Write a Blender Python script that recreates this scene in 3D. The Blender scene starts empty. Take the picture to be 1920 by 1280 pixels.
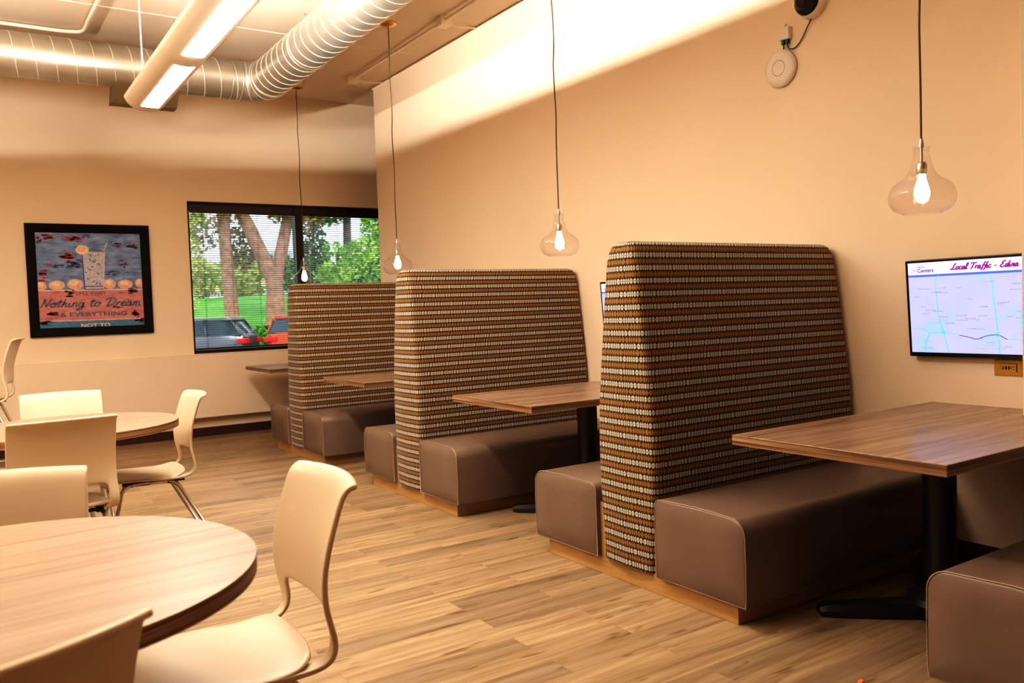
import bpy, bmesh, math, random
from mathutils import Vector, Matrix
random.seed(7)
SC = bpy.context.scene
COL = SC.collection
PI = math.pi

# ------------------------------------------------------------------ helpers
def link(name, bm, mats=None, parent=None, loc=(0, 0, 0), rot=(0, 0, 0), smooth=False):
    me = bpy.data.meshes.new(name)
    bm.normal_update()
    bm.to_mesh(me); bm.free()
    if mats is not None:
        for m in (mats if isinstance(mats, (list, tuple)) else [mats]):
            me.materials.append(m)
    o = bpy.data.objects.new(name, me)
    COL.objects.link(o)
    o.location = loc; o.rotation_euler = rot
    if parent: o.parent = parent
    if smooth:
        for p in me.polygons: p.use_smooth = True
        if smooth != 'all':
            me.set_sharp_from_angle(angle=math.radians(smooth if smooth is not True else 40))
    return o

def empty(name, loc=(0, 0, 0), rotz=0.0):
    o = bpy.data.objects.new(name, None); COL.objects.link(o)
    o.location = loc; o.rotation_euler = (0, 0, rotz); o.empty_display_size = .1
    return o

def tag(o, label=None, cat=None, group=None, kind=None):
    if label: o['label'] = label
    if cat: o['category'] = cat
    if group: o['group'] = group
    if kind: o['kind'] = kind
    return o

def copy_tree(o, parent=None):
    c = o.copy(); COL.objects.link(c)
    if parent:
        c.parent = parent
    for ch in list(o.children): copy_tree(ch, c)
    return c

def box(bm, a, b, mi=0, bev=0.0, seg=2):
    x0, y0, z0 = a; x1, y1, z1 = b
    vs = [bm.verts.new(p) for p in ((x0, y0, z0), (x1, y0, z0), (x1, y1, z0), (x0, y1, z0), (x0, y0, z1), (x1, y0, z1), (x1, y1, z1), (x0, y1, z1))]
    fs = []
    for q in ((3, 2, 1, 0), (4, 5, 6, 7), (0, 1, 5, 4), (1, 2, 6, 5), (2, 3, 7, 6), (3, 0, 4, 7)):
        f = bm.faces.new([vs[i] for i in q]); f.material_index = mi; fs.append(f)
    if bev > 0:
        es = list({e for f in fs for e in f.edges})
        r = bmesh.ops.bevel(bm, geom=es, offset=bev, segments=seg, affect='EDGES', profile=.5)
        for f in r['faces']: f.material_index = mi
    return vs

def tube(bm, pts, r, n=10, mi=0, caps=True, rad=None):
    pts = [Vector(p) for p in pts]
    rings = []; up = None
    for i, p in enumerate(pts):
        if i == 0: t = pts[1] - p
        elif i == len(pts) - 1: t = p - pts[i - 1]
        else: t = (pts[i + 1] - p).normalized() + (p - pts[i - 1]).normalized()
        t.normalize()
        if up is None:
            up = Vector((0, 0, 1)) if abs(t.z) < .9 else Vector((1, 0, 0))
        s = t.cross(up).normalized(); up = s.cross(t).normalized()
        rr = rad[i] if rad else r
        rings.append([bm.verts.new(p + (s * math.cos(2 * PI * k / n) + up * math.sin(2 * PI * k / n)) * rr) for k in range(n)])
    for a, b in zip(rings, rings[1:]):
        for k in range(n):
            f = bm.faces.new((a[k], a[(k + 1) % n], b[(k + 1) % n], b[k])); f.material_index = mi; f.smooth = True
    if caps:
        f = bm.faces.new(rings[0]); f.material_index = mi
        f = bm.faces.new(rings[-1][::-1]); f.material_index = mi
    return rings

def lathe(bm, prof, c=(0, 0, 0), n=32, mi=0, axis='z', close=False):
    rings = []
    for r, h in prof:
        ring = []
        for k in range(n):
            a = 2 * PI * k / n
            if axis == 'z': p = (c[0] + r * math.cos(a), c[1] + r * math.sin(a), c[2] + h)
            elif axis == 'x': p = (c[0] + h, c[1] + r * math.cos(a), c[2] + r * math.sin(a))
            else: p = (c[0] + r * math.cos(a), c[1] + h, c[2] + r * math.sin(a))
            ring.append(bm.verts.new(p))
        rings.append(ring)
    for a, b in zip(rings, rings[1:]):
        for k in range(n):
            f = bm.faces.new((a[k], a[(k + 1) % n], b[(k + 1) % n], b[k])); f.material_index = mi; f.smooth = True
    if close:
        f = bm.faces.new(rings[0]); f.material_index = mi
        f = bm.faces.new(rings[-1][::-1]); f.material_index = mi
    return rings

def prism(bm, poly, z0, z1, mi=0):
    lo = [bm.verts.new((x, y, z0)) for x, y in poly]; hi = [bm.verts.new((x, y, z1)) for x, y in poly]
    n = len(poly)
    fs = [bm.faces.new(lo[::-1]), bm.faces.new(hi)]
    for i in range(n): fs.append(bm.faces.new((lo[i], lo[(i + 1) % n], hi[(i + 1) % n], hi[i])))
    for f in fs: f.material_index = mi
    return fs

def catmull(pts, n=6):
    P = [Vector(p) for p in pts]
    if len(P) < 3: return P
    P = [P[0] * 2 - P[1]] + P + [P[-1] * 2 - P[-2]]
    out = []
    for i in range(1, len(P) - 2):
        for k in range(n):
            t = k / n
            a, b, c, d = P[i - 1:i + 3]
            out.append(.5 * ((2 * b) + (c - a) * t + (2 * a - 5 * b + 4 * c - d) * t * t + (3 * b - a - 3 * c + d) * t ** 3))
    out.append(P[-2]); return out

# ------------------------------------------------------------------ materials
def new_mat(name):
    m = bpy.data.materials.new(name); m.use_nodes = True
    nt = m.node_tree; b = nt.nodes['Principled BSDF']
    return m, nt, b
def N(nt, t, **kw):
    n = nt.nodes.new(t)
    for k, v in kw.items():
        if k.startswith('_'): setattr(n, k[1:], v)
        else: n.inputs[k].default_value = v
    return n
def mathn(nt, op, a, b=None, c=None):
    n = nt.nodes.new('ShaderNodeMath'); n.operation = op
    for i, v in enumerate((a, b, c)):
        if v is None: continue
        if isinstance(v, (int, float)): n.inputs[i].default_value = v
        else: nt.links.new(v, n.inputs[i])
    return n.outputs[0]
def ramp(nt, fac, stops):
    n = nt.nodes.new('ShaderNodeValToRGB'); cr = n.color_ramp
    while len(cr.elements) < len(stops): cr.elements.new(.5)
    for e, (p, c) in zip(cr.elements, stops):
        e.position = p; e.color = (*c, 1)
    nt.links.new(fac, n.inputs[0]); return n.outputs[0]
def mixc(nt, fac, a, b, blend='MIX'):
    n = nt.nodes.new('ShaderNodeMix'); n.data_type = 'RGBA'; n.blend_type = blend
    for idx, v in ((0, fac), (6, a), (7, b)):
        if isinstance(v, (int, float)): n.inputs[idx].default_value = v
        elif isinstance(v, tuple): n.inputs[idx].default_value = (*v, 1)
        else: nt.links.new(v, n.inputs[idx])
    return n.outputs[2]

def plain(name, col, rough=.6, metal=0.0, var=.04, scale=12, bump=0.0, spec=.5, bscale=200):
    m, nt, b = new_mat(name)
    tc = N(nt, 'ShaderNodeTexCoord')
    nz = N(nt, 'ShaderNodeTexNoise', Scale=scale, Detail=3.0)
    nt.links.new(tc.outputs['Object'], nz.inputs['Vector'])
    lo = tuple(max(0, c * (1 - var)) for c in col); hi = tuple(min(1, c * (1 + var)) for c in col)
    nt.links.new(ramp(nt, nz.outputs[0], [(.3, lo), (.7, hi)]), b.inputs['Base Color'])
    b.inputs['Roughness'].default_value = rough; b.inputs['Metallic'].default_value = metal
    b.inputs['Specular IOR Level'].default_value = spec
    if bump:
        n2 = N(nt, 'ShaderNodeTexNoise', Scale=bscale, Detail=2.0)
        nt.links.new(tc.outputs['Object'], n2.inputs['Vector'])
        bp = N(nt, 'ShaderNodeBump', Strength=bump, Distance=.002)
        nt.links.new(n2.outputs[0], bp.inputs['Height']); nt.links.new(bp.outputs[0], b.inputs['Normal'])
    return m
def emis(name, col, s, back=None):
    m, nt, b = new_mat(name)
    b.inputs['Base Color'].default_value = (*[c * .6 for c in col], 1)
    b.inputs['Emission Color'].default_value = (*col, 1); b.inputs['Emission Strength'].default_value = s
    return m

WALL = (.88, .735, .585)
M = {}
M['wall'] = plain('wall_paint', WALL, .75, var=.012, scale=1.5, bump=.08, bscale=160, spec=.2)
M['ceil'] = plain('ceiling_paint', (.78, .655, .54), .8, var=.02, scale=1.2, bump=.05, spec=.15)
M['trimpaint'] = plain('painted_conduit', (.90, .80, .68), .5, var=.02)
M['base'] = plain('dark_vinyl_base', (.055, .018, .012), .45)
M['bronze'] = plain('dark_bronze_frame', (.028, .012, .008), .4)
M['black'] = plain('black_metal', (.012, .010, .009), .38, var=.1)
M['blackplastic'] = plain('black_plastic', (.008, .008, .010), .25)
M['vinyl'] = plain('taupe_vinyl', (.165, .122, .098), .33, var=.05, scale=5, bump=.12, bscale=350, spec=.5)
M['pipe'] = plain('taupe_piping', (.36, .26, .20), .3)
M['shell'] = plain('cream_polypropylene', (.60, .485, .36), .40, var=.015, scale=3, bump=.04, bscale=500)
M['steel'] = plain('satin_steel', (.62, .58, .54), .3, metal=1.0, var=.05)
M['white'] = plain('white_plastic', (.82, .75, .68), .4, var=.01)
M['brass'] = plain('brass', (.72, .48, .18), .28, metal=1.0)
M['brassplate'] = plain('brass_outlet_plate', (.50, .30, .07), .4, metal=.6)
M['cord'] = plain('brown_cord', (.10, .06, .035), .6)
M['green'] = plain('green_cable', (.01, .10, .03), .5)
M['orange'] = plain('orange_paper', (.9, .25, .02), .6)
M['fixture'] = plain('fixture_enamel', (.84, .76, .67), .4, var=.01)
LC = (1.0, .80, .585)
M['lens'] = emis('light_lens', (1.0, .90, .775), 64.0)
M['uplight'] = emis('uplight_strip', (1.0, .90, .775), 1900.0)
M['bulb'] = emis('filament_bulb', (1.0, .66, .28), 14.0)

# galvanised duct
m, nt, b = new_mat('galvanised_steel')
tc = N(nt, 'ShaderNodeTexCoord'); nz = N(nt, 'ShaderNodeTexNoise', Scale=2.5, Detail=5.0, Roughness=.6)
nt.links.new(tc.outputs['Object'], nz.inputs['Vector'])
nt.links.new(ramp(nt, nz.outputs[0], [(.3, (.50, .47, .41)), (.7, (.68, .65, .58))]), b.inputs['Base Color'])
b.inputs['Metallic'].default_value = .85; b.inputs['Roughness'].default_value = .36
M['duct'] = m
M['ductseam'] = plain('duct_seam', (.85, .80, .70), .45, metal=.4)

# wood plinth
m, nt, b = new_mat('maple_laminate')
tc = N(nt, 'ShaderNodeTexCoord'); mp = N(nt, 'ShaderNodeMapping'); mp.inputs['Scale'].default_value = (2, 2, 30)
nz = N(nt, 'ShaderNodeTexNoise', Scale=3.0, Detail=4.0)
nt.links.new(tc.outputs['Object'], mp.inputs[0]); nt.links.new(mp.outputs[0], nz.inputs['Vector'])
nt.links.new(ramp(nt, nz.outputs[0], [(.3, (.37, .23, .10)), (.7, (.45, .285, .13))]), b.inputs['Base Color'])
b.inputs['Roughness'].default_value = .38
M['maple'] = m

# laminate tabletop
def laminate(name, lo, mid, hi, rough=.34):
    m, nt, b = new_mat(name)
    tc = N(nt, 'ShaderNodeTexCoord'); mp = N(nt, 'ShaderNodeMapping'); mp.inputs['Scale'].default_value = (.9, 22, 60)
    nz = N(nt, 'ShaderNodeTexNoise', Scale=1.6, Detail=6.0, Roughness=.62, Distortion=.25)
    nt.links.new(tc.outputs['Object'], mp.inputs[0]); nt.links.new(mp.outputs[0], nz.inputs['Vector'])
    mp2 = N(nt, 'ShaderNodeMapping'); mp2.inputs['Scale'].default_value = (.35, 7, 60)
    n2 = N(nt, 'ShaderNodeTexNoise', Scale=1.5, Detail=3.0)
    nt.links.new(tc.outputs['Object'], mp2.inputs[0]); nt.links.new(mp2.outputs[0], n2.inputs['Vector'])
    f = mathn(nt, 'ADD', mathn(nt, 'MULTIPLY', nz.outputs[0], .6), mathn(nt, 'MULTIPLY', n2.outputs[0], .4))
    nt.links.new(ramp(nt, f, [(.36, lo), (.5, mid), (.64, hi)]), b.inputs['Base Color'])
    b.inputs['Roughness'].default_value = rough
    b.inputs['Specular IOR Level'].default_value = .7
    return m
M['lam'] = laminate('walnut_laminate', (.20, .128, .088), (.31, .216, .160), (.40, .290, .222), .27)
M['lamlight'] = laminate('walnut_laminate_round', (.235, .155, .108), (.325, .232, .170), (.39, .285, .215), .38)
# table edge band: layered stripes in height
m, nt, b = new_mat('striped_edge_band')
tc = N(nt, 'ShaderNodeTexCoord'); mp = N(nt, 'ShaderNodeMapping'); mp.inputs['Scale'].default_value = (1.2, 1.2, 150)
nz = N(nt, 'ShaderNodeTexNoise', Scale=1.4, Detail=3.0, Distortion=.2)
nt.links.new(tc.outputs['Object'], mp.inputs[0]); nt.links.new(mp.outputs[0], nz.inputs['Vector'])
nt.links.new(ramp(nt, nz.outputs[0], [(.34, (.10, .052, .028)), (.5, (.24, .145, .08)), (.66, (.38, .25, .15))]), b.inputs['Base Color'])
b.inputs['Roughness'].default_value = .45
M['edge'] = m

# floor planks
m, nt, b = new_mat('oak_plank_floor')
tc = N(nt, 'ShaderNodeTexCoord')
bk = N(nt, 'ShaderNodeTexBrick', Scale=1.0); bk.offset = .37; bk.offset_frequency = 2
bk.inputs['Color1'].default_value = (0, 0, 0, 1); bk.inputs['Color2'].default_value = (1, 1, 1, 1); bk.inputs['Mortar'].default_value = (.5, .5, .5, 1)
bk.inputs['Mortar Size'].default_value = .0012; bk.inputs['Brick Width'].default_value = 1.05; bk.inputs['Row Height'].default_value = .127
bk.inputs['Bias'].default_value = 0
nt.links.new(tc.outputs['Object'], bk.inputs['Vector'])
# shift grain per plank
sep = N(nt, 'ShaderNodeSeparateXYZ'); nt.links.new(tc.outputs['Object'], sep.inputs[0])
bw = N(nt, 'ShaderNodeRGBToBW'); nt.links.new(bk.outputs['Color'], bw.inputs[0])
cmb = N(nt, 'ShaderNodeCombineXYZ')
nt.links.new(mathn(nt, 'MULTIPLY', sep.outputs[0], 1.3), cmb.inputs[0])
nt.links.new(mathn(nt, 'MULTIPLY', sep.outputs[1], 22), cmb.inputs[1])
nt.links.new(mathn(nt, 'MULTIPLY', bw.outputs[0], 37), cmb.inputs[2])
nz = N(nt, 'ShaderNodeTexNoise', Scale=1.3, Detail=6.0, Roughness=.6, Distortion=.4)
nt.links.new(cmb.outputs[0], nz.inputs['Vector'])
cm2 = N(nt, 'ShaderNodeCombineXYZ')
nt.links.new(mathn(nt, 'MULTIPLY', sep.outputs[0], 5.0), cm2.inputs[0]); nt.links.new(mathn(nt, 'MULTIPLY', sep.outputs[1], 20), cm2.inputs[1])
nt.links.new(mathn(nt, 'MULTIPLY', bw.outputs[0], 11), cm2.inputs[2])
nk = N(nt, 'ShaderNodeTexNoise', Scale=1.0, Detail=2.0); nt.links.new(cm2.outputs[0], nk.inputs['Vector'])
g = ramp(nt, nz.outputs[0], [(.30, (.195, .132, .080)), (.48, (.305, .222, .143)), (.66, (.395, .302, .205))])
tone = ramp(nt, bw.outputs[0], [(0, (.72, .72, .74)), (.45, (.94, .92, .90)), (1, (1.16, 1.14, 1.1))])
c1 = mixc(nt, 1.0, g, tone, 'MULTIPLY')
knots = ramp(nt, nk.outputs[0], [(.0, (.45, .38, .32)), (.28, (.55, .48, .42)), (.36, (1, 1, 1))])
c2 = mixc(nt, 1.0, c1, knots, 'MULTIPLY')
c3 = mixc(nt, mathn(nt, 'MULTIPLY', bk.outputs['Fac'], .55), c2, (.16, .09, .04))
nt.links.new(c3, b.inputs['Base Color']); b.inputs['Roughness'].default_value = .42
b.inputs['Specular IOR Level'].default_value = .35
bp = N(nt, 'ShaderNodeBump', Strength=.12, Distance=.002); nt.links.new(nz.outputs[0], bp.inputs['Height']); nt.links.new(bp.outputs[0], b.inputs['Normal'])
M['floor'] = m

# patterned upholstery (UV: u across, v height, in metres)
m, nt, b = new_mat('dotted_upholstery')
uv = N(nt, 'ShaderNodeUVMap'); uv.uv_map = 'UVMap'
sp = N(nt, 'ShaderNodeSeparateXYZ'); nt.links.new(uv.outputs[0], sp.inputs[0])
U, V = sp.outputs[0], sp.outputs[1]
PER = .0288          # one row (white and orange alternate)
rv = mathn(nt, 'DIVIDE', V, PER)
row = mathn(nt, 'FLOOR', rv); fv = mathn(nt, 'SUBTRACT', mathn(nt, 'FRACT', rv), .5)
odd = mathn(nt, 'MODULO', row, 2.0)      # 0 white, 1 orange
off = mathn(nt, 'MULTIPLY', mathn(nt, 'FRACT', mathn(nt, 'MULTIPLY', mathn(nt, 'SINE', mathn(nt, 'MULTIPLY', row, 12.9898)), 43.7585)), 6.0)
us = mathn(nt, 'ADD', U, off)
s1 = mathn(nt, 'MULTIPLY', mathn(nt, 'SINE', mathn(nt, 'MULTIPLY', us, 2 * PI / .103)), .33)
s2 = mathn(nt, 'MULTIPLY', mathn(nt, 'SINE', mathn(nt, 'MULTIPLY', us, 2 * PI / .043)), .062)
phi = mathn(nt, 'ADD', mathn(nt, 'ADD', mathn(nt, 'MULTIPLY', us, 60.0), s1), s2)
fu = mathn(nt, 'SUBTRACT', mathn(nt, 'FRACT', phi), .5)
d = mathn(nt, 'ADD', mathn(nt, 'POWER', mathn(nt, 'ABSOLUTE', mathn(nt, 'DIVIDE', fu, .44)), 2.0), mathn(nt, 'POWER', mathn(nt, 'ABSOLUTE', mathn(nt, 'DIVIDE', fv, .415)), 2.0))
inside = mathn(nt, 'LESS_THAN', d, 1.0)
thin = mathn(nt, 'LESS_THAN', mathn(nt, 'ABSOLUTE', fv), .035)
bg = (.026, .019, .006)
wht = mixc(nt, thin, (.43, .41, .37), (.11, .09, .07))
wcol = mixc(nt, inside, bg, wht)
ocol = mixc(nt, mathn(nt, 'MAXIMUM', inside, thin), bg, (.235, .118, .030))
fin = mixc(nt, odd, wcol, ocol)
nt.links.new(fin, b.inputs['Base Color']); b.inputs['Roughness'].default_value = .75
b.inputs['Specular IOR Level'].default_value = .25
b.inputs['Sheen Weight'].default_value = .15
M['fabric'] = m

# thin glass (clear, faint tint, glossy at grazing angles)
def thin_glass(name, tint=(1, 1, 1), base=.03, edge=.65, rough=.02, bump=0):
    m = bpy.data.materials.new(name); m.use_nodes = True; nt = m.node_tree; nt.nodes.clear()
    out = N(nt, 'ShaderNodeOutputMaterial'); tr = N(nt, 'ShaderNodeBsdfTransparent'); gl = N(nt, 'ShaderNodeBsdfGlossy')
    tr.inputs[0].default_value = (*tint, 1); gl.inputs['Roughness'].default_value = rough
    lw = N(nt, 'ShaderNodeLayerWeight', Blend=.25); mx = N(nt, 'ShaderNodeMixShader')
    f = mathn(nt, 'ADD', mathn(nt, 'MULTIPLY', mathn(nt, 'POWER', lw.outputs['Facing'], 2.5), edge), base)
    nt.links.new(f, mx.inputs[0]); nt.links.new(tr.outputs[0], mx.inputs[1]); nt.links.new(gl.outputs[0], mx.inputs[2])
    nt.links.new(mx.outputs[0], out.inputs[0])
    if bump:
        tc = N(nt, 'ShaderNodeTexCoord'); nz = N(nt, 'ShaderNodeTexNoise', Scale=26.0, Detail=1.0)
        nt.links.new(tc.outputs['Object'], nz.inputs['Vector'])
        bp = N(nt, 'ShaderNodeBump', Strength=bump, Distance=.01)
        nt.links.new(nz.outputs[0], bp.inputs['Height']); nt.links.new(bp.outputs[0], gl.inputs['Normal']); nt.links.new(bp.outputs[0], lw.inputs['Normal'])
    return m
M['shade'] = thin_glass('seeded_glass', (.965, .94, .94), .035, 1.0, .03, .25)
M['pane'] = thin_glass('window_glass', (.93, .95, .94), .07, .5, .0)
M['slat'] = plain('blind_slat', (.10, .095, .09), .4)
M['bark'] = plain('bark', (.46, .25, .17), .85, var=.35, scale=6, bump=.5, bscale=20)
M['barkdark'] = plain('bark_dark', (.11, .085, .08), .9, var=.35, scale=6, bump=.5, bscale=20)
def leafmat(name, a, bcol, sc=1.6):
    m, nt, b = new_mat(name)
    tc = N(nt, 'ShaderNodeTexCoord'); nz = N(nt, 'ShaderNodeTexNoise', Scale=sc, Detail=4.0)
    nt.links.new(tc.outputs['Object'], nz.inputs['Vector'])
    nt.links.new(ramp(nt, nz.outputs[0], [(.35, a), (.65, bcol)]), b.inputs['Base Color'])
    b.inputs['Roughness'].default_value = .6
    return m
M['leafbright'] = leafmat('bright_leaves', (.10, .28, .02), (.45, .75, .10))
M['leafolive'] = leafmat('olive_leaves', (.13, .12, .035), (.38, .27, .11))
M['leafyellow'] = leafmat('yellow_green_leaves', (.28, .36, .08), (.62, .66, .22))
M['leafdark'] = leafmat('dark_leaves', (.03, .10, .015), (.12, .28, .05))
M['grass'] = leafmat('grass', (.06, .27, .015), (.17, .48, .04), .8)
M['asphalt'] = plain('asphalt', (.25, .25, .26), .9, var=.1)
M['bldg'] = plain('pale_building', (.55, .58, .62), .8)
M['carglass'] = plain('car_glass', (.05, .07, .09), .08)
M['cargrey'] = plain('grey_car_paint', (.16, .165, .19), .25, metal=.5)
M['carred'] = plain('red_car_paint', (.62, .10, .045), .25, metal=.2)
M['tail'] = emis('tail_light_red', (.8, .02, .03), .35)
M['tyre'] = plain('tyre', (.02, .02, .02), .8)

# ------------------------------------------------------------------ dimensions
XW, YF, ZC = 3.905, 9.33, 3.75
XL, YB = -5.0, -4.2
WX0, WX1, WZ0, WZ1 = 2.05, 4.50, .895, 2.53
def struct(name, bm, m, **k):
    o = link(name, bm, m, **k); o['kind'] = 'structure'; return o

bm = bmesh.new(); box(bm, (XL - .2, YB - .2, -.1), (5.9, YF + .25, 0)); struct('floor', bm, M['floor'])
bm = bmesh.new(); box(bm, (XL - .2, YB - .2, ZC), (5.9, YF + .25, ZC + .12)); struct('ceiling', bm, M['ceil'])
bm = bmesh.new(); box(bm, (XW, YB, 0), (XW + .2, 8.55, ZC)); struct('wall_right', bm, M['wall'])
bm = bmesh.new()
box(bm, (XL - .2, YF, 0), (WX0, YF + .22, ZC)); box(bm, (WX1, YF, 0), (5.9, YF + .22, ZC))
box(bm, (WX0, YF, 0), (WX1, YF + .22, WZ0)); box(bm, (WX0, YF, WZ1), (WX1, YF + .22, ZC))
struct('wall_far', bm, M['wall'])
bm = bmesh.new(); box(bm, (XL - .2, YB, 0), (XL, YF, ZC)); struct('wall_left', bm, M['wall'])
bm = bmesh.new(); box(bm, (XL - .2, YB - .2, 0), (XW + .2, YB, ZC)); struct('wall_back', bm, M['wall'])
bm = bmesh.new(); box(bm, (5.7, 6.0, 0), (5.9, YF, ZC)); box(bm, (XW + .2, 5.8, 0), (5.9, 6.0, ZC)); struct('wall_alcove', bm, M['wall'])
# pilaster beside the nearest table
bm = bmesh.new(); box(bm, (3.70, .95, 0), (XW, 1.733, ZC), bev=.004); struct('trim_1', bm, M['wall'])
# long boxed ledge under the window
bm = bmesh.new(); box(bm, (XL, YF - .13, .215), (5.7, YF, .885), bev=.006); struct('trim_2', bm, M['wall'])
# bead along the wall top
bm = bmesh.new(); tube(bm, [(XW - .006, YB, ZC - .012), (XW - .006, 8.55, ZC - .012)], .014, 8); struct('trim_3', bm, M['trimpaint'])
bm = bmesh.new(); box(bm, (XL, YF - .012, 0), (5.7, YF, .095)); struct('baseboard_far', bm, M['base'])
bm = bmesh.new(); box(bm, (XW - .01, 1.733, 0), (XW, 8.56, .10)); box(bm, (XW - .01, 8.55, 0), (XW + .2, 8.56, .10)); struct('baseboard_right', bm, M['base'])
# faint plank seams on the deck
bm = bmesh.new()
for y in (7.25, 5.6, 3.95, 2.3): box(bm, (XL, y, ZC - .005), (XW, y + .014, ZC))
for x in (2.05,): box(bm, (x, 3, ZC - .006), (x + .014, YF, ZC))
struct('trim_4', bm, M['trimpaint'])

# ------------------------------------------------------------------ window
win = empty('window_1', (0, 0, 0)); win['kind'] = 'structure'
bm = bmesh.new()
y0, y1 = YF + .055, YF + .15
box(bm, (WX0, y0, WZ1 - .09), (WX1, y1, WZ1)); box(bm, (WX0, y0, WZ0), (WX1, y1, WZ0 + .035))
box(bm, (WX0, y0, WZ0), (WX0 + .03, y1, WZ1)); box(bm, (WX1 - .03, y0, WZ0), (WX1, y1, WZ1))
box(bm, (3.235, y0 - .02, WZ0), (3.325, y1, WZ1)); link('window_frame', bm, M['bronze'], win)
bm = bmesh.new()
# dark painted head and jamb lining of the opening
box(bm, (WX0, YF - .002, WZ1 - .012), (WX1, YF + .055, WZ1)); box(bm, (WX0, YF - .002, WZ0), (WX0 + .012, YF + .055, WZ1))
box(bm, (WX0, YF - .002, WZ0), (WX1, YF + .055, WZ0 + .012))
link('window_reveal', bm, M['bronze'], win)
for a, c in ((WX0 + .03, 3.235), (3.325, WX1 - .03)):
    bm = bmesh.new(); box(bm, (a, YF + .10, WZ0 + .03), (c, YF + .106, WZ1 - .09)); link('glass_pane', bm, M['pane'], win)

def blind(x0, x1, label):
    t = empty('window_blind', ((x0 + x1) / 2, YF + .055, WZ1 - .09)); L = (x1 - x0) / 2
    tag(t, label, 'window blind', 'venetian blinds in the window')
    H = WZ1 - .09 - WZ0 - .035
    bm = bmesh.new(); box(bm, (-L, -.016, -.028), (L, .016, 0)); link('head_rail', bm, M['bronze'], t)
    bm = bmesh.new()
    nn = int((H - .06) / .0245)
    for i in range(nn):
        z = -.045 - i * .0245
        tilt = .0058 if z > -.95 else -.002
        v = [bm.verts.new(p) for p in ((-L, -.0125, z - tilt), (L, -.0125, z - tilt), (L, 0, z + .0014), (-L, 0, z + .0014), (L, .0125, z + tilt), (-L, .0125, z + tilt))]
        bm.faces.new((v[0], v[1], v[2], v[3])); bm.faces.new((v[3], v[2], v[4], v[5]))
    link('slats', bm, M['slat'], t, smooth=True)
    bm = bmesh.new(); box(bm, (-L, -.014, -H + .004), (L, .014, -H + .022), bev=.003); link('bottom_rail', bm, M['bronze'], t)
    bm = bmesh.new()
    for f in (-.78, -.26, .26, .78):
        for yy in (-.014, .014): tube(bm, [(L * f, yy, -.02), (L * f, yy, -H + .01)], .0013, 5)
    link('ladder_cords', bm, M['bronze'], t)
    bm = bmesh.new(); tube(bm, [(-L * .9, -.022, -.02), (-L * .895, -.022, -.85)], .003, 6); link('tilt_wand', bm, M['white'], t)
    return t
blind(2.085, 3.23, 'left venetian blind, from window corner to dark mullion, cars showing through its foot')
blind(3.33, 4.465, 'right venetian blind beyond the dark mullion, bright green leaves showing behind it')

# ------------------------------------------------------------------ outdoors
bm = bmesh.new(); box(bm, (-30, YF + .3, -.7), (70, 28.2, -.25)); struct('ground', bm, M['asphalt'])
bm = bmesh.new()
prof = [(28.2, -.25), (28.9, .1), (30, .95), (33, 1.65), (36, 2.12), (42, 2.3), (110, 2.4)]
xs = [-35 + i * 2.5 for i in range(60)]
gr = [[bm.verts.new((x, y, z + .06 * math.sin(x * .7 + y))) for x in xs] for y, z in prof]
for a, c in zip(gr, gr[1:]):
    for i in range(len(xs) - 1): bm.faces.new((a[i], a[i + 1], c[i + 1], c[i]))
tag(link('grass_bank', bm, M['grass'], smooth='all'), 'bright green grass bank rising behind the parked cars outside', 'grass', kind='stuff')

def leaves(bm, blobs, n, size, mi=0):
    tot = sum(b_[3] * b_[4] * b_[5] for b_ in blobs)
    for cx, cy, cz, rx, ry, rz in blobs:
        k = int(n * rx * ry * rz / tot) + 1
        for _ in range(k):
            while True:
                p = Vector((random.uniform(-1, 1), random.uniform(-1, 1), random.uniform(-1, 1)))
                if p.length < 1 and p.length > random.random() * .8: break
            c = Vector((cx + p.x * rx, cy + p.y * ry, cz + p.z * rz))
            nrm = Vector((random.uniform(-1, 1), random.uniform(-1.4, .3), random.uniform(-.4, 1))).normalized()
            a = nrm.orthogonal().normalized(); q = nrm.cross(a); an = random.random() * 6.28
            a, q = a * math.cos(an) + q * math.sin(an), q * math.cos(an) - a * math.sin(an)
            s = size * random.uniform(.6, 1.3)
            f = bm.faces.new([bm.verts.new(c + v) for v in (a * s, q * s * .45, -a * s, -q * s * .45)]); f.material_index = mi

def tree(x, y, trunks, blobs, n, size, leafm, barkm, label, name='tree', cat='tree', z0=0.0):
    t = empty(name, (x, y, z0)); tag(t, label, cat, 'trees and shrubs outside the window')
    if trunks:
        bm = bmesh.new()
        for pts, rad in trunks: tube(bm, catmull(pts, 4), 0, 10, rad=[rad[0] + (rad[1] - rad[0]) * i / (4 * (len(pts) - 1)) for i in range(4 * (len(pts) - 1) + 1)])
        link('trunk', bm, barkm, t)
    if blobs:
        bm = bmesh.new(); leaves(bm, blobs, n, size); link('foliage', bm, leafm, t)
    return t
tree(7.9, 30, [([(.05, 0, 0), (0, 0, 1.2), (-.06, 0, 2.5), (-.12, 0, 4.1), (-.2, 0, 6.5)], (.25, .19))],
     [(-1.2, -.4, 3.9, 1.0, .5, 1.3), (.0, -.5, 4.6, .6, .4, .9), (-.3, 0, 6.3, 2.4, 1, 1.0)], 2200, .13, M['leafolive'], M['bark'],
     'straight reddish brown tree trunk behind the left blind', z0=.8)
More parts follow.
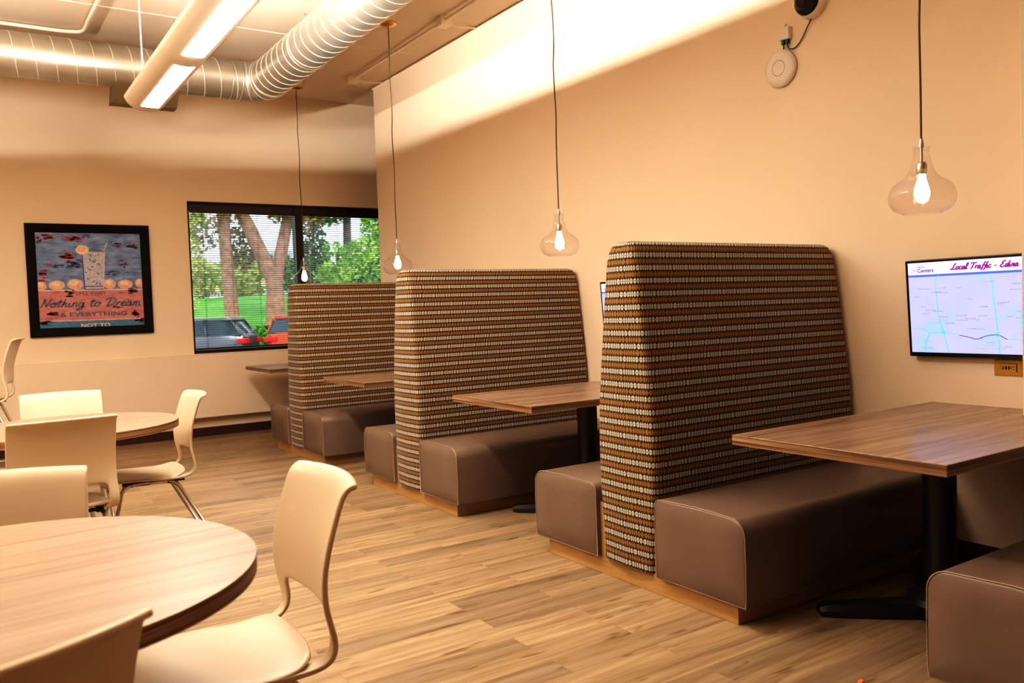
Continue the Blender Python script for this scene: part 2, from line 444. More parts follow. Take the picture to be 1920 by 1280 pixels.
tree(9.48, 30, [([(0, 0, 0), (.02, 0, .95), (0, 0, 1.5), (-.4, 0, 2.6), (-.88, 0, 3.75), (-1.15, 0, 4.3), (-1.5, 0, 6)], (.36, .17)),
                  ([(0, .05, 1.1), (.1, .1, 1.7), (.32, .1, 2.6), (.56, .1, 3.6), (.74, .1, 4.4), (.9, .1, 6)], (.27, .17))],
     [(.2, -.5, 4.3, .6, .4, .6), (-.9, .6, 3.0, .6, .4, .9), (1.3, -.4, 4.3, .6, .5, 1.0), (-.2, 0, 6.0, 1.8, .7, .7)], 2200, .12, M['leafolive'], M['bark'],
     'forked tree with a V of thick reddish trunks beside the mullion', z0=.85)
tree(12.7, 31, [([(0, 0, 0), (.02, 0, 1.5), (.08, 0, 3), (.12, 0, 4.8), (.14, 0, 7)], (.18, .14))],
     [(-.9, -.2, 4.4, 1.1, .5, .7), (.6, .2, 4.9, 1.3, .6, .6), (-1.2, .2, 2.6, .6, .5, 1.3)], 1800, .13, M['leafdark'], M['barkdark'],
     'slim dark tree trunk seen through the right blind', z0=.9)
tree(9.75, 22, [([(0.2, 0, 0), (.3, 0, 1.5), (.2, 0, 3.0)], (.06, .03))],
     [(-.1, 0, 2.9, .95, .5, .75), (.55, .1, 3.9, .75, .5, .8), (-.9, 0, 2.6, .8, .5, .4), (.1, 0, 4.1, .3, .4, .45), (.5, 0, 2.6, 1.0, .5, .9), (-1.1, 0, 3.3, .3, .3, .2)], 4200, .085, M['leafbright'], M['barkdark'],
     'bright green leafy bush filling the right side of the window', 'leafy_shrub', 'shrub', z0=-.25)
tree(5.3, 24, None, [(0, 0, 3.4, .32, .3, .9), (.1, 0, 4.7, .4, .4, .6), (0, 0, 2.4, .22, .2, .5)], 1200, .075, M['leafyellow'], None,
     'yellow green branches at the left edge of the window', 'leafy_shrub', 'shrub', z0=-.5)
for i, (x, y, s, lm, lb) in enumerate(((8.7, 39, .75, 'leafyellow', 'pale yellow green shrub on the grass between the trunks'),
                                      (11.3, 41, .80, 'leafyellow', 'pale green shrub on the bank right of the forked tree'),
                                      (14.4, 40, .85, 'leafdark', 'rounded dark green shrub low behind the right blind'),
                                      (18.6, 42, 1.2, 'leafdark', 'large dark shrub at the far right beyond the grass'),
                                      (5.6, 38, .9, 'leafolive', 'brownish shrub on the bank at the left window edge'))):
    tree(x, y, None, [(0, 0, 1.2 * s, 1.9 * s, 1.2, 1.3 * s)], 1300, .15, M[lm], None, lb, 'leafy_shrub', 'shrub', z0=2.15)
tree(7.8, 28.6, None, [(-2.4, 0, .55, 1.2, .25, .5), (-.6, 0, .5, 1.2, .25, .45), (1.2, 0, .6, 1.2, .25, .5), (3.0, 0, .5, 1.2, .25, .5)], 2400, .09, M['leafdark'], None,
     'low dark green hedge just behind the parked cars', 'low_hedge', 'hedge', z0=-.1)
# hazy building
t = empty('office_building', (22.5, 72, 2.35)); tag(t, 'pale blue grey building far behind the forked tree', 'building')
bm = bmesh.new(); box(bm, (-2, 0, 0), (2, 6, 4.6)); link('facade', bm, M['bldg'], t)
for i in range(5):
    bm = bmesh.new(); box(bm, (-1.8 + i * .76, -.05, 1.6), (-1.3 + i * .76, 0, 4.2)); link('window_strip', bm, M['carglass'], t)

def car(name, loc, rotz, paint, label):
    # nose along +x, rear at x = 0
    t = empty(name, loc, rotz); tag(t, label, 'car', 'cars parked outside the window')
    bm = bmesh.new()
    secs = [(-.02, .62, .32, .92), (.08, .80, .28, .98), (.5, .88, .25, 1.0), (2.6, .90, .25, .98), (3.2, .88, .25, .94), (4.2, .80, .27, .80), (4.5, .62, .35, .62)]
    rings = []
    for x, w, zb, zt in secs:
        pr = [(-w * .9, zb), (w * .9, zb), (w, zb + .15), (w, zt - .18), (w * .92, zt - .02), (w * .6, zt + .02), (-w * .6, zt + .02), (-w * .92, zt - .02), (-w, zt - .18), (-w, zb + .15)]
        rings.append([bm.verts.new((x, y, z)) for y, z in pr])
    for a, c in zip(rings, rings[1:]):
        for k in range(10): bm.faces.new((a[k], a[(k + 1) % 10], c[(k + 1) % 10], c[k]))
    bm.faces.new(rings[0]); bm.faces.new(rings[-1][::-1])
    bmesh.ops.recalc_face_normals(bm, faces=bm.faces); link('body', bm, paint, t, smooth=35)
    bm = bmesh.new()
    gl = [(.12, .76, 1.0), (.42, .68, 1.40), (1.2, .68, 1.47), (2.3, .67, 1.43), (3.15, .76, .97)]
    r2 = [[bm.verts.new(p) for p in ((x, -.80, .96), (x, -w, z - .03), (x, -w * .85, z), (x, w * .85, z), (x, w, z - .03), (x, .80, .96))] for x, w, z in gl]
    for a, c in zip(r2, r2[1:]):
        for k in range(5): bm.faces.new((a[k], a[k + 1], c[k + 1], c[k]))
    bmesh.ops.recalc_face_normals(bm, faces=bm.faces); link('cabin_glass', bm, M['carglass'], t, smooth=30)
    bm = bmesh.new(); box(bm, (.40, -.66, 1.40), (2.35, .66, 1.49), bev=.03); link('roof', bm, paint, t, smooth=True)
    for s in (-1, 1):
        for p, q in (((.12, 1.0), (.42, 1.41)), ((1.15, .98), (1.2, 1.46)), ((2.3, 1.43), (3.15, .97))):
            bm = bmesh.new(); tube(bm, [(p[0], s * .79, p[1]), (q[0], s * .69, q[1])], .03, 6)
            link('pillar', bm, paint, t)
    for s in (-1, 1):
        bm = bmesh.new(); tube(bm, [(.5, s * .62, 1.50), (.6, s * .62, 1.53), (2.2, s * .62, 1.53), (2.3, s * .62, 1.49)], .015, 6); link('roof_rail', bm, M['steel'], t)
        bm = bmesh.new(); box(bm, (-.05, min(s * .45, s * .86), .74), (.22, max(s * .45, s * .86), .88), bev=.02); link('tail_light', bm, M['tail'], t)
        for x in (.85, 3.6):
            bm = bmesh.new(); lathe(bm, [(.02, -.1), (.30, -.1), (.32, -.06), (.32, .06), (.30, .1), (.02, .1)], (x, s * .82, .32), 20, axis='y', close=True); link('wheel', bm, M['tyre'], t)
    bm = bmesh.new(); box(bm, (-.07, -.75, .38), (.05, .75, .56), bev=.03); link('bumper', bm, M['blackplastic'], t)
    return t
car('parked_car', (7.35, 25.6, -.25), math.radians(148), M['cargrey'], 'dark grey wagon with red tail light parked outside at the window foot')
car('parked_car', (8.25, 24.6, -.25), math.radians(55), M['carred'], 'red car parked outside to the right of the grey wagon')

# ------------------------------------------------------------------ booth
def booth_back(parent):
    # profile in YZ (half widths by height)
    hw = [(.085, .165), (.20, .178), (.45, .193), (.62, .195), (.80, .188), (1.0, .166), (1.2, .140), (1.35, .120), (1.48, .102)]
    top = 1.556
    prof = [(-w, z) for z, w in hw]
    r = .055
    wt = .092
    for k in range(5):
        a = PI - k * (PI / 2) / 4
        prof.append((-wt + r + r * math.cos(a), top - r + r * math.sin(a)))
    prof += [(-y, z) for y, z in reversed(prof)]
    bm = bmesh.new(); uvl = bm.loops.layers.uv.new('UVMap')
    x0, x1 = 2.462, XW - .004
    n = len(prof)
    # stations along X with rounded ends (corner radius in profile scale)
    st = []
    R = .045
    for k in range(6):
        a = k * (PI / 2) / 5
        st.append((x0 + R - R * math.cos(PI / 2 - a) if False else x0 + R * (1 - math.sin(a)), R * (1 - math.cos(a))))
    st = sorted(st)            # from front: inset R -> 0
    st = [(x0 + R * (1 - math.cos(k * PI / 10)), R * (1 - math.sin(k * PI / 10))) for k in range(6)]
    st += [(x0 + (x1 - x0) * f, 0) for f in (.25, .5, .75)]
    R2 = .06
    st += [(x1 - R2 + R2 * math.sin(k * PI / 10), R2 * (1 - math.cos(k * PI / 10))) for k in range(6)]
    def inset(d):
        out = []
        for y, z in prof:
            s = 1 if y > 0 else -1
            yy = s * max(0.0, abs(y) - d * .62)
            zz = z - d * max(0, min(1, (z - 1.40) / .15)) if z > 1.40 else z
            out.append((yy, zz))
        return out
    rings = [[bm.verts.new((x, y, z)) for y, z in inset(d)] for x, d in st]
    for a, c in zip(rings, rings[1:]):
        for k in range(n - 1):
            bm.faces.new((a[k], c[k], c[k + 1], a[k + 1]))
    # end caps as ladder quads with a soft cushion
    for ring, flip, bul in ((rings[0], False, -.010), (rings[-1], True, 0.0)):
        h = n // 2
        mid = []
        for k in range(h):
            p = (ring[k].co + ring[n - 1 - k].co) / 2; p.x += bul
            if k == h - 1: p.x -= bul * .6
            mid.append(bm.verts.new(p))
        for k in range(h - 1):
            q1 = (ring[k], ring[k + 1], mid[k + 1], mid[k]); q2 = (mid[k], mid[k + 1], ring[n - 2 - k], ring[n - 1 - k])
            for q in (q1, q2): bm.faces.new(q if not flip else q[::-1])
        tri = (ring[h - 1], ring[h], mid[h - 1])
        bm.faces.new(tri if not flip else tri[::-1])
    bmesh.ops.recalc_face_normals(bm, faces=bm.faces)
    for f in bm.faces:
        for l in f.loops:
            c = l.vert.co
            sg = 1 if f.calc_center_median().y < 0 else -1
            l[uvl].uv = (sg * (abs(c.y) * (1 if c.x < x0 + R + .001 else 1) + max(0, c.x - x0)) + 3.0, c.z + (1.60 - abs(c.y) - 1.50 if c.z > 1.553 else 0) + 1.0)
    return link('backrest', bm, M['fabric'], parent, smooth=50)

def seat_mesh(parent, sgn, x0=2.447):
    # sgn -1: near seat, +1: far seat; outer edge at |y| = .700, inner at .205
    yo, yi, zb, zt, ro, ri = .698, .200, .088, .432, .070, .035
    prof = [(yo - .004, zb), (yo, zb + .03), (yo + .002, .25), (yo, zt - ro)]
    for k in range(1, 7):
        a = k * (PI / 2) / 6; prof.append((yo - ro + ro * math.cos(a), zt - ro + ro * math.sin(a)))
    prof += [((yo + yi) / 2, zt + .006)]
    for k in range(0, 5):
        a = PI / 2 + k * (PI / 2) / 4; prof.append((yi + ri + ri * math.cos(a), zt - ri + ri * math.sin(a)))
    prof += [(yi, .25), (yi, zb)]
    prof = [(sgn * y, z) for y, z in prof]
    cy, cz = sgn * (yo + yi) / 2, .26
    bm = bmesh.new(); n = len(prof)
    x1 = XW - .012
    st = [(x0, .010), (x0 + .003, .004), (x0 + .010, 0), (x0 + .5, -.001), (x0 + 1.0, -.001), (x1, 0)]
    rings = []
    for x, d in st:
        ring = []
        for y, z in prof:
            v = Vector((y - cy, z - cz)); L = v.length
            v = v * ((L - d) / L); ring.append(bm.verts.new((x, cy + v.x, cz + v.y)))
        rings.append(ring)
    for a, c in zip(rings, rings[1:]):
        for k in range(n): bm.faces.new((a[k], a[(k + 1) % n], c[(k + 1) % n], c[k]))
    c0 = bm.verts.new((x0 - .006, cy, cz))
    inner = [bm.verts.new((x0 - .004, cy + (v.co.y - cy) * .55, cz + (v.co.z - cz) * .55)) for v in rings[0]]
    for k in range(n):
        bm.faces.new((rings[0][k], rings[0][(k + 1) % n], inner[(k + 1) % n], inner[k])); bm.faces.new((inner[k], inner[(k + 1) % n], c0))
    bm.faces.new(rings[-1])
    bmesh.ops.recalc_face_normals(bm, faces=bm.faces)
    s = link('seat', bm, M['vinyl'], parent, smooth=50)
    bm = bmesh.new()
    pts = []
    for y, z in prof:
        pts.append((x0 + .003, y, z))
    tube(bm, pts, .0022, 6)
    tube(bm, [(x0 + .004, prof[0][0], zb + .001), (x1, prof[0][0], zb + .001)], .0022, 6)
    tube(bm, [(x0 + .003, prof[0][0], zb + .001), (x0 + .003, prof[-1][0], zb + .001)], .0022, 6)
    link('piping', bm, M['pipe'], s)
    return s

def make_booth(y, label, x1=XW - .008):
    t = empty('booth_bench', (0, y, 0)); tag(t, label, 'booth bench', 'upholstered booth benches along the right wall')
    bm = bmesh.new(); box(bm, (2.48, -.63, 0), (x1, .63, .086), bev=.002); link('plinth', bm, M['maple'], t)
    bm = bmesh.new(); box(bm, (2.49, -.6, .086), (x1 - .05, .6, .10)); link('deck_board', bm, M['maple'], t)
    for s in (-1, 1):
        seat_mesh(t, s)
        a, c = sorted((s * .170, s * .205))
        bm = bmesh.new(); box(bm, (2.476, a, .086), (2.56, c, .345), bev=.0015); link('side_panel', bm, M['maple'], t)
    booth_back(t)
    return t
PERIOD = 2.235
B1 = 2.851
booth1 = make_booth(B1, 'nearest whole booth bench with tall dotted back, between first and second tables')
b = copy_tree(booth1); b.location.y = 5.078; b['label'] = 'middle booth bench with dotted back, under the second farthest glass pendant'
b = copy_tree(booth1); b.location.y = 7.335; b['label'] = 'farthest booth bench with dotted back, in front of the window'
# the booth at the frame's right edge (stops at the pilaster)
b0 = copy_tree(booth1); b0.location.y = .735; b0['label'] = 'booth bench at the bottom right corner, only its taupe seat end showing'
b0.scale.x = 1.0
for ch in b0.children:      # its own shorter run, ending at the pilaster
    ch.data = ch.data.copy()
    for v in ch.data.vertices:
        if v.co.x > 3.0: v.co.x = min(v.co.x, 3.695 - (3.9 - v.co.x) * .2 if v.co.x > 3.69 else v.co.x)
    for g in ch.children:
        g.data = g.data.copy()
        for v in g.data.vertices:
            if v.co.x > 3.69: v.co.x = 3.69

# ------------------------------------------------------------------ tables
def x_base(parent, arms=.48, ang=math.radians(37), colr=.062, ztop=.70, m='black'):
    bm = bmesh.new()
    lathe(bm, [(.001, .05), (.13, .05), (.12, .075), (colr + .01, .09), (colr, .10), (colr, ztop - .02), (colr + .06, ztop - .02), (colr + .06, ztop)], (0, 0, 0), 28)
    link('column', bm, M[m], parent, smooth=True)
    for a in (ang, PI - ang, PI + ang, -ang):
        bm = bmesh.new()
        d = Vector((math.cos(a), math.sin(a), 0)); s = Vector((-d.y, d.x, 0))
        secs = [(.02, .085, .055), (.30, .062, .050), (arms - .03, .046, .045), (arms, .030, .034)]
        rings = []
        for L, w, h in secs:
            c = d * L
            rings.append([bm.verts.new(p) for p in (c - s * w + Vector((0, 0, .006)), c + s * w + Vector((0, 0, .006)), c + s * w + Vector((0, 0, h * .6)), c + s * w * .55 + Vector((0, 0, h)), c - s * w * .55 + Vector((0, 0, h)), c - s * w + Vector((0, 0, h * .6)))])
        for p, q in zip(rings, rings[1:]):
            for k in range(6): bm.faces.new((p[k], p[(k + 1) % 6], q[(k + 1) % 6], q[k]))
        bm.faces.new(rings[0]); bm.faces.new(rings[-1][::-1])
        lathe(bm, [(.001, 0), (.018, 0), (.018, .008), (.001, .008)], tuple(d * (arms - .04)), 12)
        bmesh.ops.recalc_face_normals(bm, faces=bm.faces)
        link('foot', bm, M[m], parent, smooth=25)

def rect_top(poly, parent):
    bm = bmesh.new(); fs = prism(bm, poly, .711, .75)
    for f in fs[2:]: f.material_index = 1
    es = [e for e in bm.edges if len({f.material_index for f in e.link_faces}) == 2]
    bmesh.ops.bevel(bm, geom=es, offset=.0015, segments=1, affect='EDGES')
    return link('tabletop', bm, [M['lam'], M['edge']], parent)
def booth_table(y, label, notch=False):
    t = empty('booth_table', (3.2, y, 0)); tag(t, label, 'table', 'rectangular wood booth tables')
    a, c = 2.49 - 3.2, XW - .004 - 3.2
    h0, h1 = -.427, .427
    if notch: poly = [(a, h0), (3.697 - 3.2, h0), (3.697 - 3.2, 1.736 - y), (c, 1.736 - y), (c, h1), (a, h1)]
    else: poly = [(a, h0), (c, h0), (c, h1), (a, h1)]
    rect_top(poly, t); x_base(t)
    return t
booth_table(1.814, 'nearest rectangular booth table at right, purple glow of screen on it', True)
t2 = booth_table(4.046, 'rectangular booth table between the nearest whole booth and the middle booth')
t3 = copy_tree(t2); t3.location.y = 6.25; t3['label'] = 'rectangular booth table between the middle and farthest booths'
t4 = copy_tree(t2); t4.location.y = 8.56; t4['label'] = 'rectangular table beyond the farthest booth, its corner over the window wall ledge'

def round_table(x, y, R, rz, label):
    t = empty('round_table', (x, y, 0), rz); tag(t, label, 'table', 'round wood tables')
    n = 96; poly = [(R * math.cos(2 * PI * k / n), R * math.sin(2 * PI * k / n)) for k in range(n)]
    bm = bmesh.new(); fs = prism(bm, poly, .712, .75)
    for f in fs[2:]: f.material_index = 1; f.smooth = True
    es = [e for e in bm.edges if len({f.material_index for f in e.link_faces}) == 2]
    bmesh.ops.bevel(bm, geom=es, offset=.002, segments=2, affect='EDGES')
    link('tabletop', bm, [M['lamlight'], M['edge']], t)
    x_base(t, arms=.40, ang=math.radians(45), colr=.045)
    return t
round_table(.014, 2.033, .534, math.radians(6), 'large round wood table in the left foreground')
round_table(.423, 4.839, .53, math.radians(4), 'smaller looking round wood table behind, between two cream chairs')

# ------------------------------------------------------------------ chairs
def shell_parts(parent, dz=0.0):
    # sitter faces -y, rear is +y
    rows = [(-.30, .408), (-.20, .402), (-.12, .398), (-.06, .400), (-.022, .414), (-.008, .445), (-.014, .485), (-.026, .525),
            (-.034, .575), (-.032, .63), (-.020, .69), (0.0, .755), (.017, .805), (.030, .832), (.048, .846), (.064, .846)]
    us = [-1, -.96, -.88, -.80, -.55, -.28, 0, .28, .55, .80, .88, .96, 1]
    W = .225
    strap_end = 7
    bm = bmesh.new(); grid = {}
    for i, (y, z) in enumerate(rows):
        for j, u in enumerate(us):
            if i < strap_end and abs(u) < .80: continue
            f = max(0, min(1, (i - 4) / 4))
            bul = .042 * (1 - u * u) * (f if i >= 4 else 0)
            w = W * (1.0 + (.02 if 3 <= i <= 6 else 0))
            if i < 4: w = W * .985
            yy = y + bul; zz = z
            if i >= 14: zz -= .004 * u * u
            if i < strap_end and abs(u) < .87: zz += .004
            grid[i, j] = bm.verts.new((u * w, yy, zz + dz))
    for i in range(len(rows) - 1):
        for j in range(len(us) - 1):
            q = [(i, j), (i, j + 1), (i + 1, j + 1), (i + 1, j)]
            if all(k in grid for k in q): bm.faces.new([grid[k] for k in q])
    bmesh.ops.recalc_face_normals(bm, faces=bm.faces)
    o = link('backrest', bm, M['shell'], parent, smooth='all')
    so = o.modifiers.new('s', 'SOLIDIFY'); so.thickness = .015; so.offset = 0
    sb = o.modifiers.new('b', 'SUBSURF'); sb.levels = 2; sb.render_levels = 2
    # seat pan
    bm = bmesh.new()
    ys = [-.475, -.465, -.44, -.38, -.30, -.20, -.12, -.07, -.045, -.035]
    zs = [.385, .402, .414, .420, .417, .411, .414, .424, .432, .434]
    grid = {}
    for i, (y, z) in enumerate(zip(ys, zs)):
        tt = i / (len(ys) - 1)
        hw = .222
        if i <= 2: hw = (.165, .190, .212)[i]
        if i >= 7: hw = (.213, .188, .165)[i - 7]
        for j in range(11):
            u = -1 + j * .2
            edge = abs(u) ** 3
            dish = -.010 * (1 - u * u)
            yy = y - (.02 * u * u if i >= 7 else 0) + (.015 * u * u if i <= 1 else 0)
            grid[i, j] = bm.verts.new((u * hw, yy, z + dish - .010 * edge + dz))
    for i in range(len(ys) - 1):
        for j in range(10): bm.faces.new((grid[i, j], grid[i, j + 1], grid[i + 1, j + 1], grid[i + 1, j]))
    o = link('seat', bm, M['shell'], parent, smooth='all')
    so = o.modifiers.new('s', 'SOLIDIFY'); so.thickness = .016; so.offset = 0
    sb = o.modifiers.new('b', 'SUBSURF'); sb.levels = 2; sb.render_levels = 2
    # underframe
    bm = bmesh.new()
    for s in (-1, 1):
        tube(bm, [(s * .165, -.38, .388 + dz), (s * .165, -.06, .382 + dz)], .010, 10)
        box(bm, (s * .165 - .016, -.36, .372 + dz), (s * .165 + .016, -.33, .402 + dz)); box(bm, (s * .165 - .016, -.15, .368 + dz), (s * .165 + .016, -.12, .402 + dz))
    tube(bm, [(-.165, -.30, .384 + dz), (.165, -.30, .384 + dz)], .009, 8); tube(bm, [(-.165, -.13, .381 + dz), (.165, -.13, .381 + dz)], .009, 8)
    link('seat_frame', bm, M['black'], parent, smooth=True)

def make_chair(name, dz, label, cat, group):
    t = empty(name); tag(t, label, cat, group)
    shell_parts(t, dz)
    for s in (-1, 1):
        zt = .382 + dz
        pts = [(s * .168, -.24, zt), (s * .17, -.15, zt), (s * .175, -.115, zt - .010), (s * .18, -.09, zt - .035), (s * .215, .085 + dz * .25, .022)]
        bm = bmesh.new(); tube(bm, [pts[0]] + catmull(pts[1:4], 3) + [pts[4]], .011, 12); lathe(bm, [(.001, -.022), (.014, -.022), (.015, 0), (.012, .01)], (s * .215, .085 + dz * .25, .022), 12); link('leg', bm, M['steel'], t)
        pts = [(s * .168, -.24, zt), (s * .17, -.33, zt), (s * .175, -.365, zt - .010), (s * .18, -.385, zt - .035), (s * .215, -.47 - dz * .2, .022)]
        bm = bmesh.new(); tube(bm, [pts[0]] + catmull(pts[1:4], 3) + [pts[4]], .011, 12); lathe(bm, [(.001, -.022), (.014, -.022), (.015, 0), (.012, .01)], (s * .215, -.47 - dz * .2, .022), 12); link('leg', bm, M['steel'], t)
    if dz > .1:
        bm = bmesh.new(); z = .25
        P = [(-.205, .10, z), (-.205, -.46, z), (.205, -.46, z), (.205, .10, z)]
        for a, c in zip(P, P[1:] + P[:1]): tube(bm, [a, c], .009, 8)
        link('foot_rail', bm, M['steel'], t)
    return t
G = 'cream plastic shell chairs'
chair0 = make_chair('shell_chair', 0, 'cream shell chair in the foreground right of the round table, seat and back whole', 'chair', G)
# local -y is the sitting direction; rotz so that -y points to the wanted direction
def put(o, x, y, face, label=None):
    # face: angle (deg) of the sitting direction in world XY
    o.location = (x, y, 0); o.rotation_euler = (0, 0, math.radians(face + 90))
    if label: o['label'] = label
    return o
put(chair0, .748, 2.178, 178)
c = copy_tree(chair0); put(c, -.015, 1.305, 112, 'cream chair back seen from behind in the bottom left corner')
c = copy_tree(chair0); put(c, .058, 2.775, -100, 'cream chair facing the camera behind the foreground round table, left edge')
c = copy_tree(chair0); put(c, .347, 4.27, 95, 'cream chair seen from behind at the farther round table')
c = copy_tree(chair0); put(c, 1.055, 5.08, 179, 'cream chair in side view at the right of the farther round table')
c = copy_tree(chair0); put(c, .478, 5.78, -91, 'cream chair facing the camera beyond the farther round table')
st = make_chair('bar_stool', .33, 'cream shell bar stool at the far left edge, taller than the chairs', 'stool', None)
put(st, .272, 7.14, 172)

# ------------------------------------------------------------------ pendants
def make_pendant(label):
    t = empty('pendant_lamp'); tag(t, label, 'pendant lamp', 'clear glass pendant lamps over the booth tables')
    bm = bmesh.new(); box(bm, (-.05, -.05, ZC - .075), (.05, .05, ZC - .021), bev=.002); link('junction_box', bm, M['trimpaint'], t)
    bm = bmesh.new(); lathe(bm, [(.001, -.03), (.012, -.028), (.055, -.022), (.068, -.010), (.068, .004), (.001, .004)], (0, 0, ZC - .080), 32); link('canopy', bm, M['brass'], t, smooth=True)
    bm = bmesh.new()
    pts = [(0.004 * math.sin(k * 1.7) * math.sin(PI * k / 12), .003 * math.cos(k * 2.1) * math.sin(PI * k / 12), ZC - .105 + (1.862 - ZC + .105) * k / 12) for k in range(13)]
    tube(bm, catmull(pts, 4), .0042, 8); link('cord', bm, M['cord'], t)
    bm = bmesh.new(); lathe(bm, [(.005, 1.868), (.007, 1.866), (.010, 1.845), (.010, 1.833), (.001, 1.833)], (0, 0, 0), 16)
    tube(bm, [(0, 0, 1.84), (0, 0, 1.772)], .006, 10)
    lathe(bm, [(.001, 1.776), (.014, 1.776), (.020, 1.768), (.021, 1.742), (.018, 1.728), (.001, 1.728)], (0, 0, 0), 20)
    link('socket', bm, M['steel'], t, smooth=True)
    bm = bmesh.new()
    pr = [(.029, 1.838), (.031, 1.832), (.027, 1.818), (.029, 1.805), (.034, 1.785), (.040, 1.765), (.050, 1.742), (.064, 1.722), (.088, 1.706), (.114, 1.692), (.134, 1.672), (.143, 1.648), (.142, 1.624), (.130, 1.600), (.110, 1.584), (.088, 1.578), (.078, 1.570)]
    pp = [Vector((r if r < .032 else r * .82 + .0055, h, 0)) for r, h in pr]; pp = catmull(pp, 3)
    lathe(bm, [(p.x, p.y) for p in pp], (0, 0, 0), 48); link('glass_shade', bm, M['shade'], t, smooth='all')
    bm = bmesh.new(); lathe(bm, [(.001, 1.728), (.013, 1.726), (.016, 1.708), (.027, 1.672), (.030, 1.650), (.024, 1.628), (.010, 1.617), (.001, 1.615)], (0, 0, 0), 20); link('bulb', bm, M['bulb'], t, smooth='all')
    return t
p0 = make_pendant('nearest glass pendant lamp at right, largest, hung over the nearest table')
p0.location = (3.195, 1.865, .02)
for x, y, lb in ((3.172, 4.235, 'glass pendant lamp in the middle, hung just left of the tallest booth back'),
                 (3.095, 6.425, 'glass pendant lamp glowing behind the middle booth back corner'),
                 (3.082, 8.70, 'farthest glass pendant lamp, hung in front of the window mullion')):
    p = copy_tree(p0); p.location = (x, y, .02); p['label'] = lb

# ------------------------------------------------------------------ linear lights
def light_row(x, yend, ystart, label):
    t = empty('linear_light', (x, yend, 2.735)); tag(t, label, 'ceiling light')
    L = yend - ystart; rim, wd, dep = .108, .127, .105
    def zf(u): return rim - dep * math.sqrt(max(0, 1 - (abs(u)) ** 2.6))
    us = [-1, -.97, -.9, -.78, -.6, -.4, -.2, 0, .2, .4, .6, .78, .9, .97, 1]
    bm = bmesh.new()
    ss = [(0.0, 0.0), (.004, .35), (.012, .60), (.03, .82), (.055, .95), (.08, 1.0), (L, 1.0)]
    rings = [[bm.verts.new((u * wd, -s, rim - (rim - zf(u)) * k)) for u in us] for s, k in ss]
    for a, c in zip(rings, rings[1:]):
        for k in range(len(us) - 1): bm.faces.new((a[k], a[k + 1], c[k + 1], c[k]))
    bmesh.ops.recalc_face_normals(bm, faces=bm.faces)
    o = link('housing', bm, M['fixture'], t, smooth='all')
    so = o.modifiers.new('s', 'SOLIDIFY'); so.thickness = .005; so.offset = 1
    bm = bmesh.new()
    for s in (-1, 1): box(bm, (min(s * (wd - .006), s * (wd + .004)), -L, rim - .008), (max(s * (wd - .006), s * (wd + .004)), 0, rim + .006))
    link('rim', bm, M['fixture'], t)
    bm = bmesh.new(); bm.faces.new([bm.verts.new(p) for p in ((0, -.12, .1055), (0, -L + .1, .1055), (0, -L + .1, .111), (0, -.12, .111))])
    bm.faces.new([bm.verts.new(p) for p in ((-.0016, -.12, .104), (.0016, -.12, .104), (.0016, -L + .1, .104), (-.0016, -L + .1, .104))])
    link('uplight', bm, M['uplight'], t)
    y = -.20
    while y - 1.08 > -L:
        bm = bmesh.new()
        cols = [-.43 + k * .086 for k in range(11)]
        a = [bm.verts.new((u * wd, y - (.020 * (1 - (u / .43) ** 2)) + .0, zf(u) - .0065)) for u in cols]
        c = [bm.verts.new((u * wd, y - 1.08 + .0, zf(u) - .0065)) for u in cols]
        for k in range(10): bm.faces.new((a[k], c[k], c[k + 1], a[k + 1]))
        bmesh.ops.recalc_face_normals(bm, faces=bm.faces)
        for f in bm.faces:
            if f.normal.z > 0: f.normal_flip()
        link('diffuser', bm, M['lens'], t, smooth='all')
        y -= 1.28
    for yy in (-.62, -3.2, -5.8, -8.4):
        if -yy < L:
            bm = bmesh.new(); tube(bm, [(-.11, yy, rim), (-.115, yy, ZC - 2.735)], .0045, 6); link('suspension_cable', bm, M['white'], t)
    return t
light_row(1.145, 6.36, 1.9, 'long white suspended light bar over the aisle with two bright lens panels')
light_row(-1.35, 6.36, 1.9, 'second parallel suspended light bar farther left, out of the photo')

# ------------------------------------------------------------------ duct
t = empty('ventilation_duct', (2.47, 7.86, 3.46)); tag(t, 'round silver spiral duct bending below the ceiling', 'duct')
R = .178; rb = .22
path = []
def duct_path(s):
    # arc length measured from x=-5 end
    L1 = (2.47 - rb) - XL; La = rb * PI / 2
    if s < L1: return Vector((XL + s, 7.86, 3.46)), Vector((1, 0, 0))
    if s < L1 + La:
        a = (s - L1) / rb
        return Vector((2.47 - rb + rb * math.sin(a), 7.86 - rb + rb * math.cos(a), 3.46)), Vector((math.cos(a), -math.sin(a), 0))
    q = s - L1 - La
    return Vector((2.47, 7.86 - rb - q, 3.46)), Vector((0, -1, 0))
Ltot = (2.47 - rb) - XL + rb * PI / 2 + (7.86 - rb - YB)
O = Vector((2.47, 7.86, 3.46))
bm = bmesh.new(); rings = []
ss = [0.0]; L1 = (2.47 - rb) - XL
ss += [L1 + rb * PI / 2 * k / 8 for k in range(9)] + [Ltot - .002]
ss = sorted(ss + [k * .5 for k in range(1, int(Ltot / .5)) if not (L1 - .05 < k * .5 < L1 + rb * 1.7)])
for s in ss:
    p, d = duct_path(s); sd = Vector((-d.y, d.x, 0))
    rings.append([bm.verts.new(p - O + (sd * math.cos(2 * PI * k / 48) + Vector((0, 0, 1)) * math.sin(2 * PI * k / 48)) * R) for k in range(48)])
for a, c in zip(rings, rings[1:]):
    for k in range(48): bm.faces.new((a[k], a[(k + 1) % 48], c[(k + 1) % 48], c[k]))
bmesh.ops.recalc_face_normals(bm, faces=bm.faces)
link('duct_tube', bm, M['duct'], t, smooth='all')
bm = bmesh.new(); pts = []
pitch = .145; steps = 30
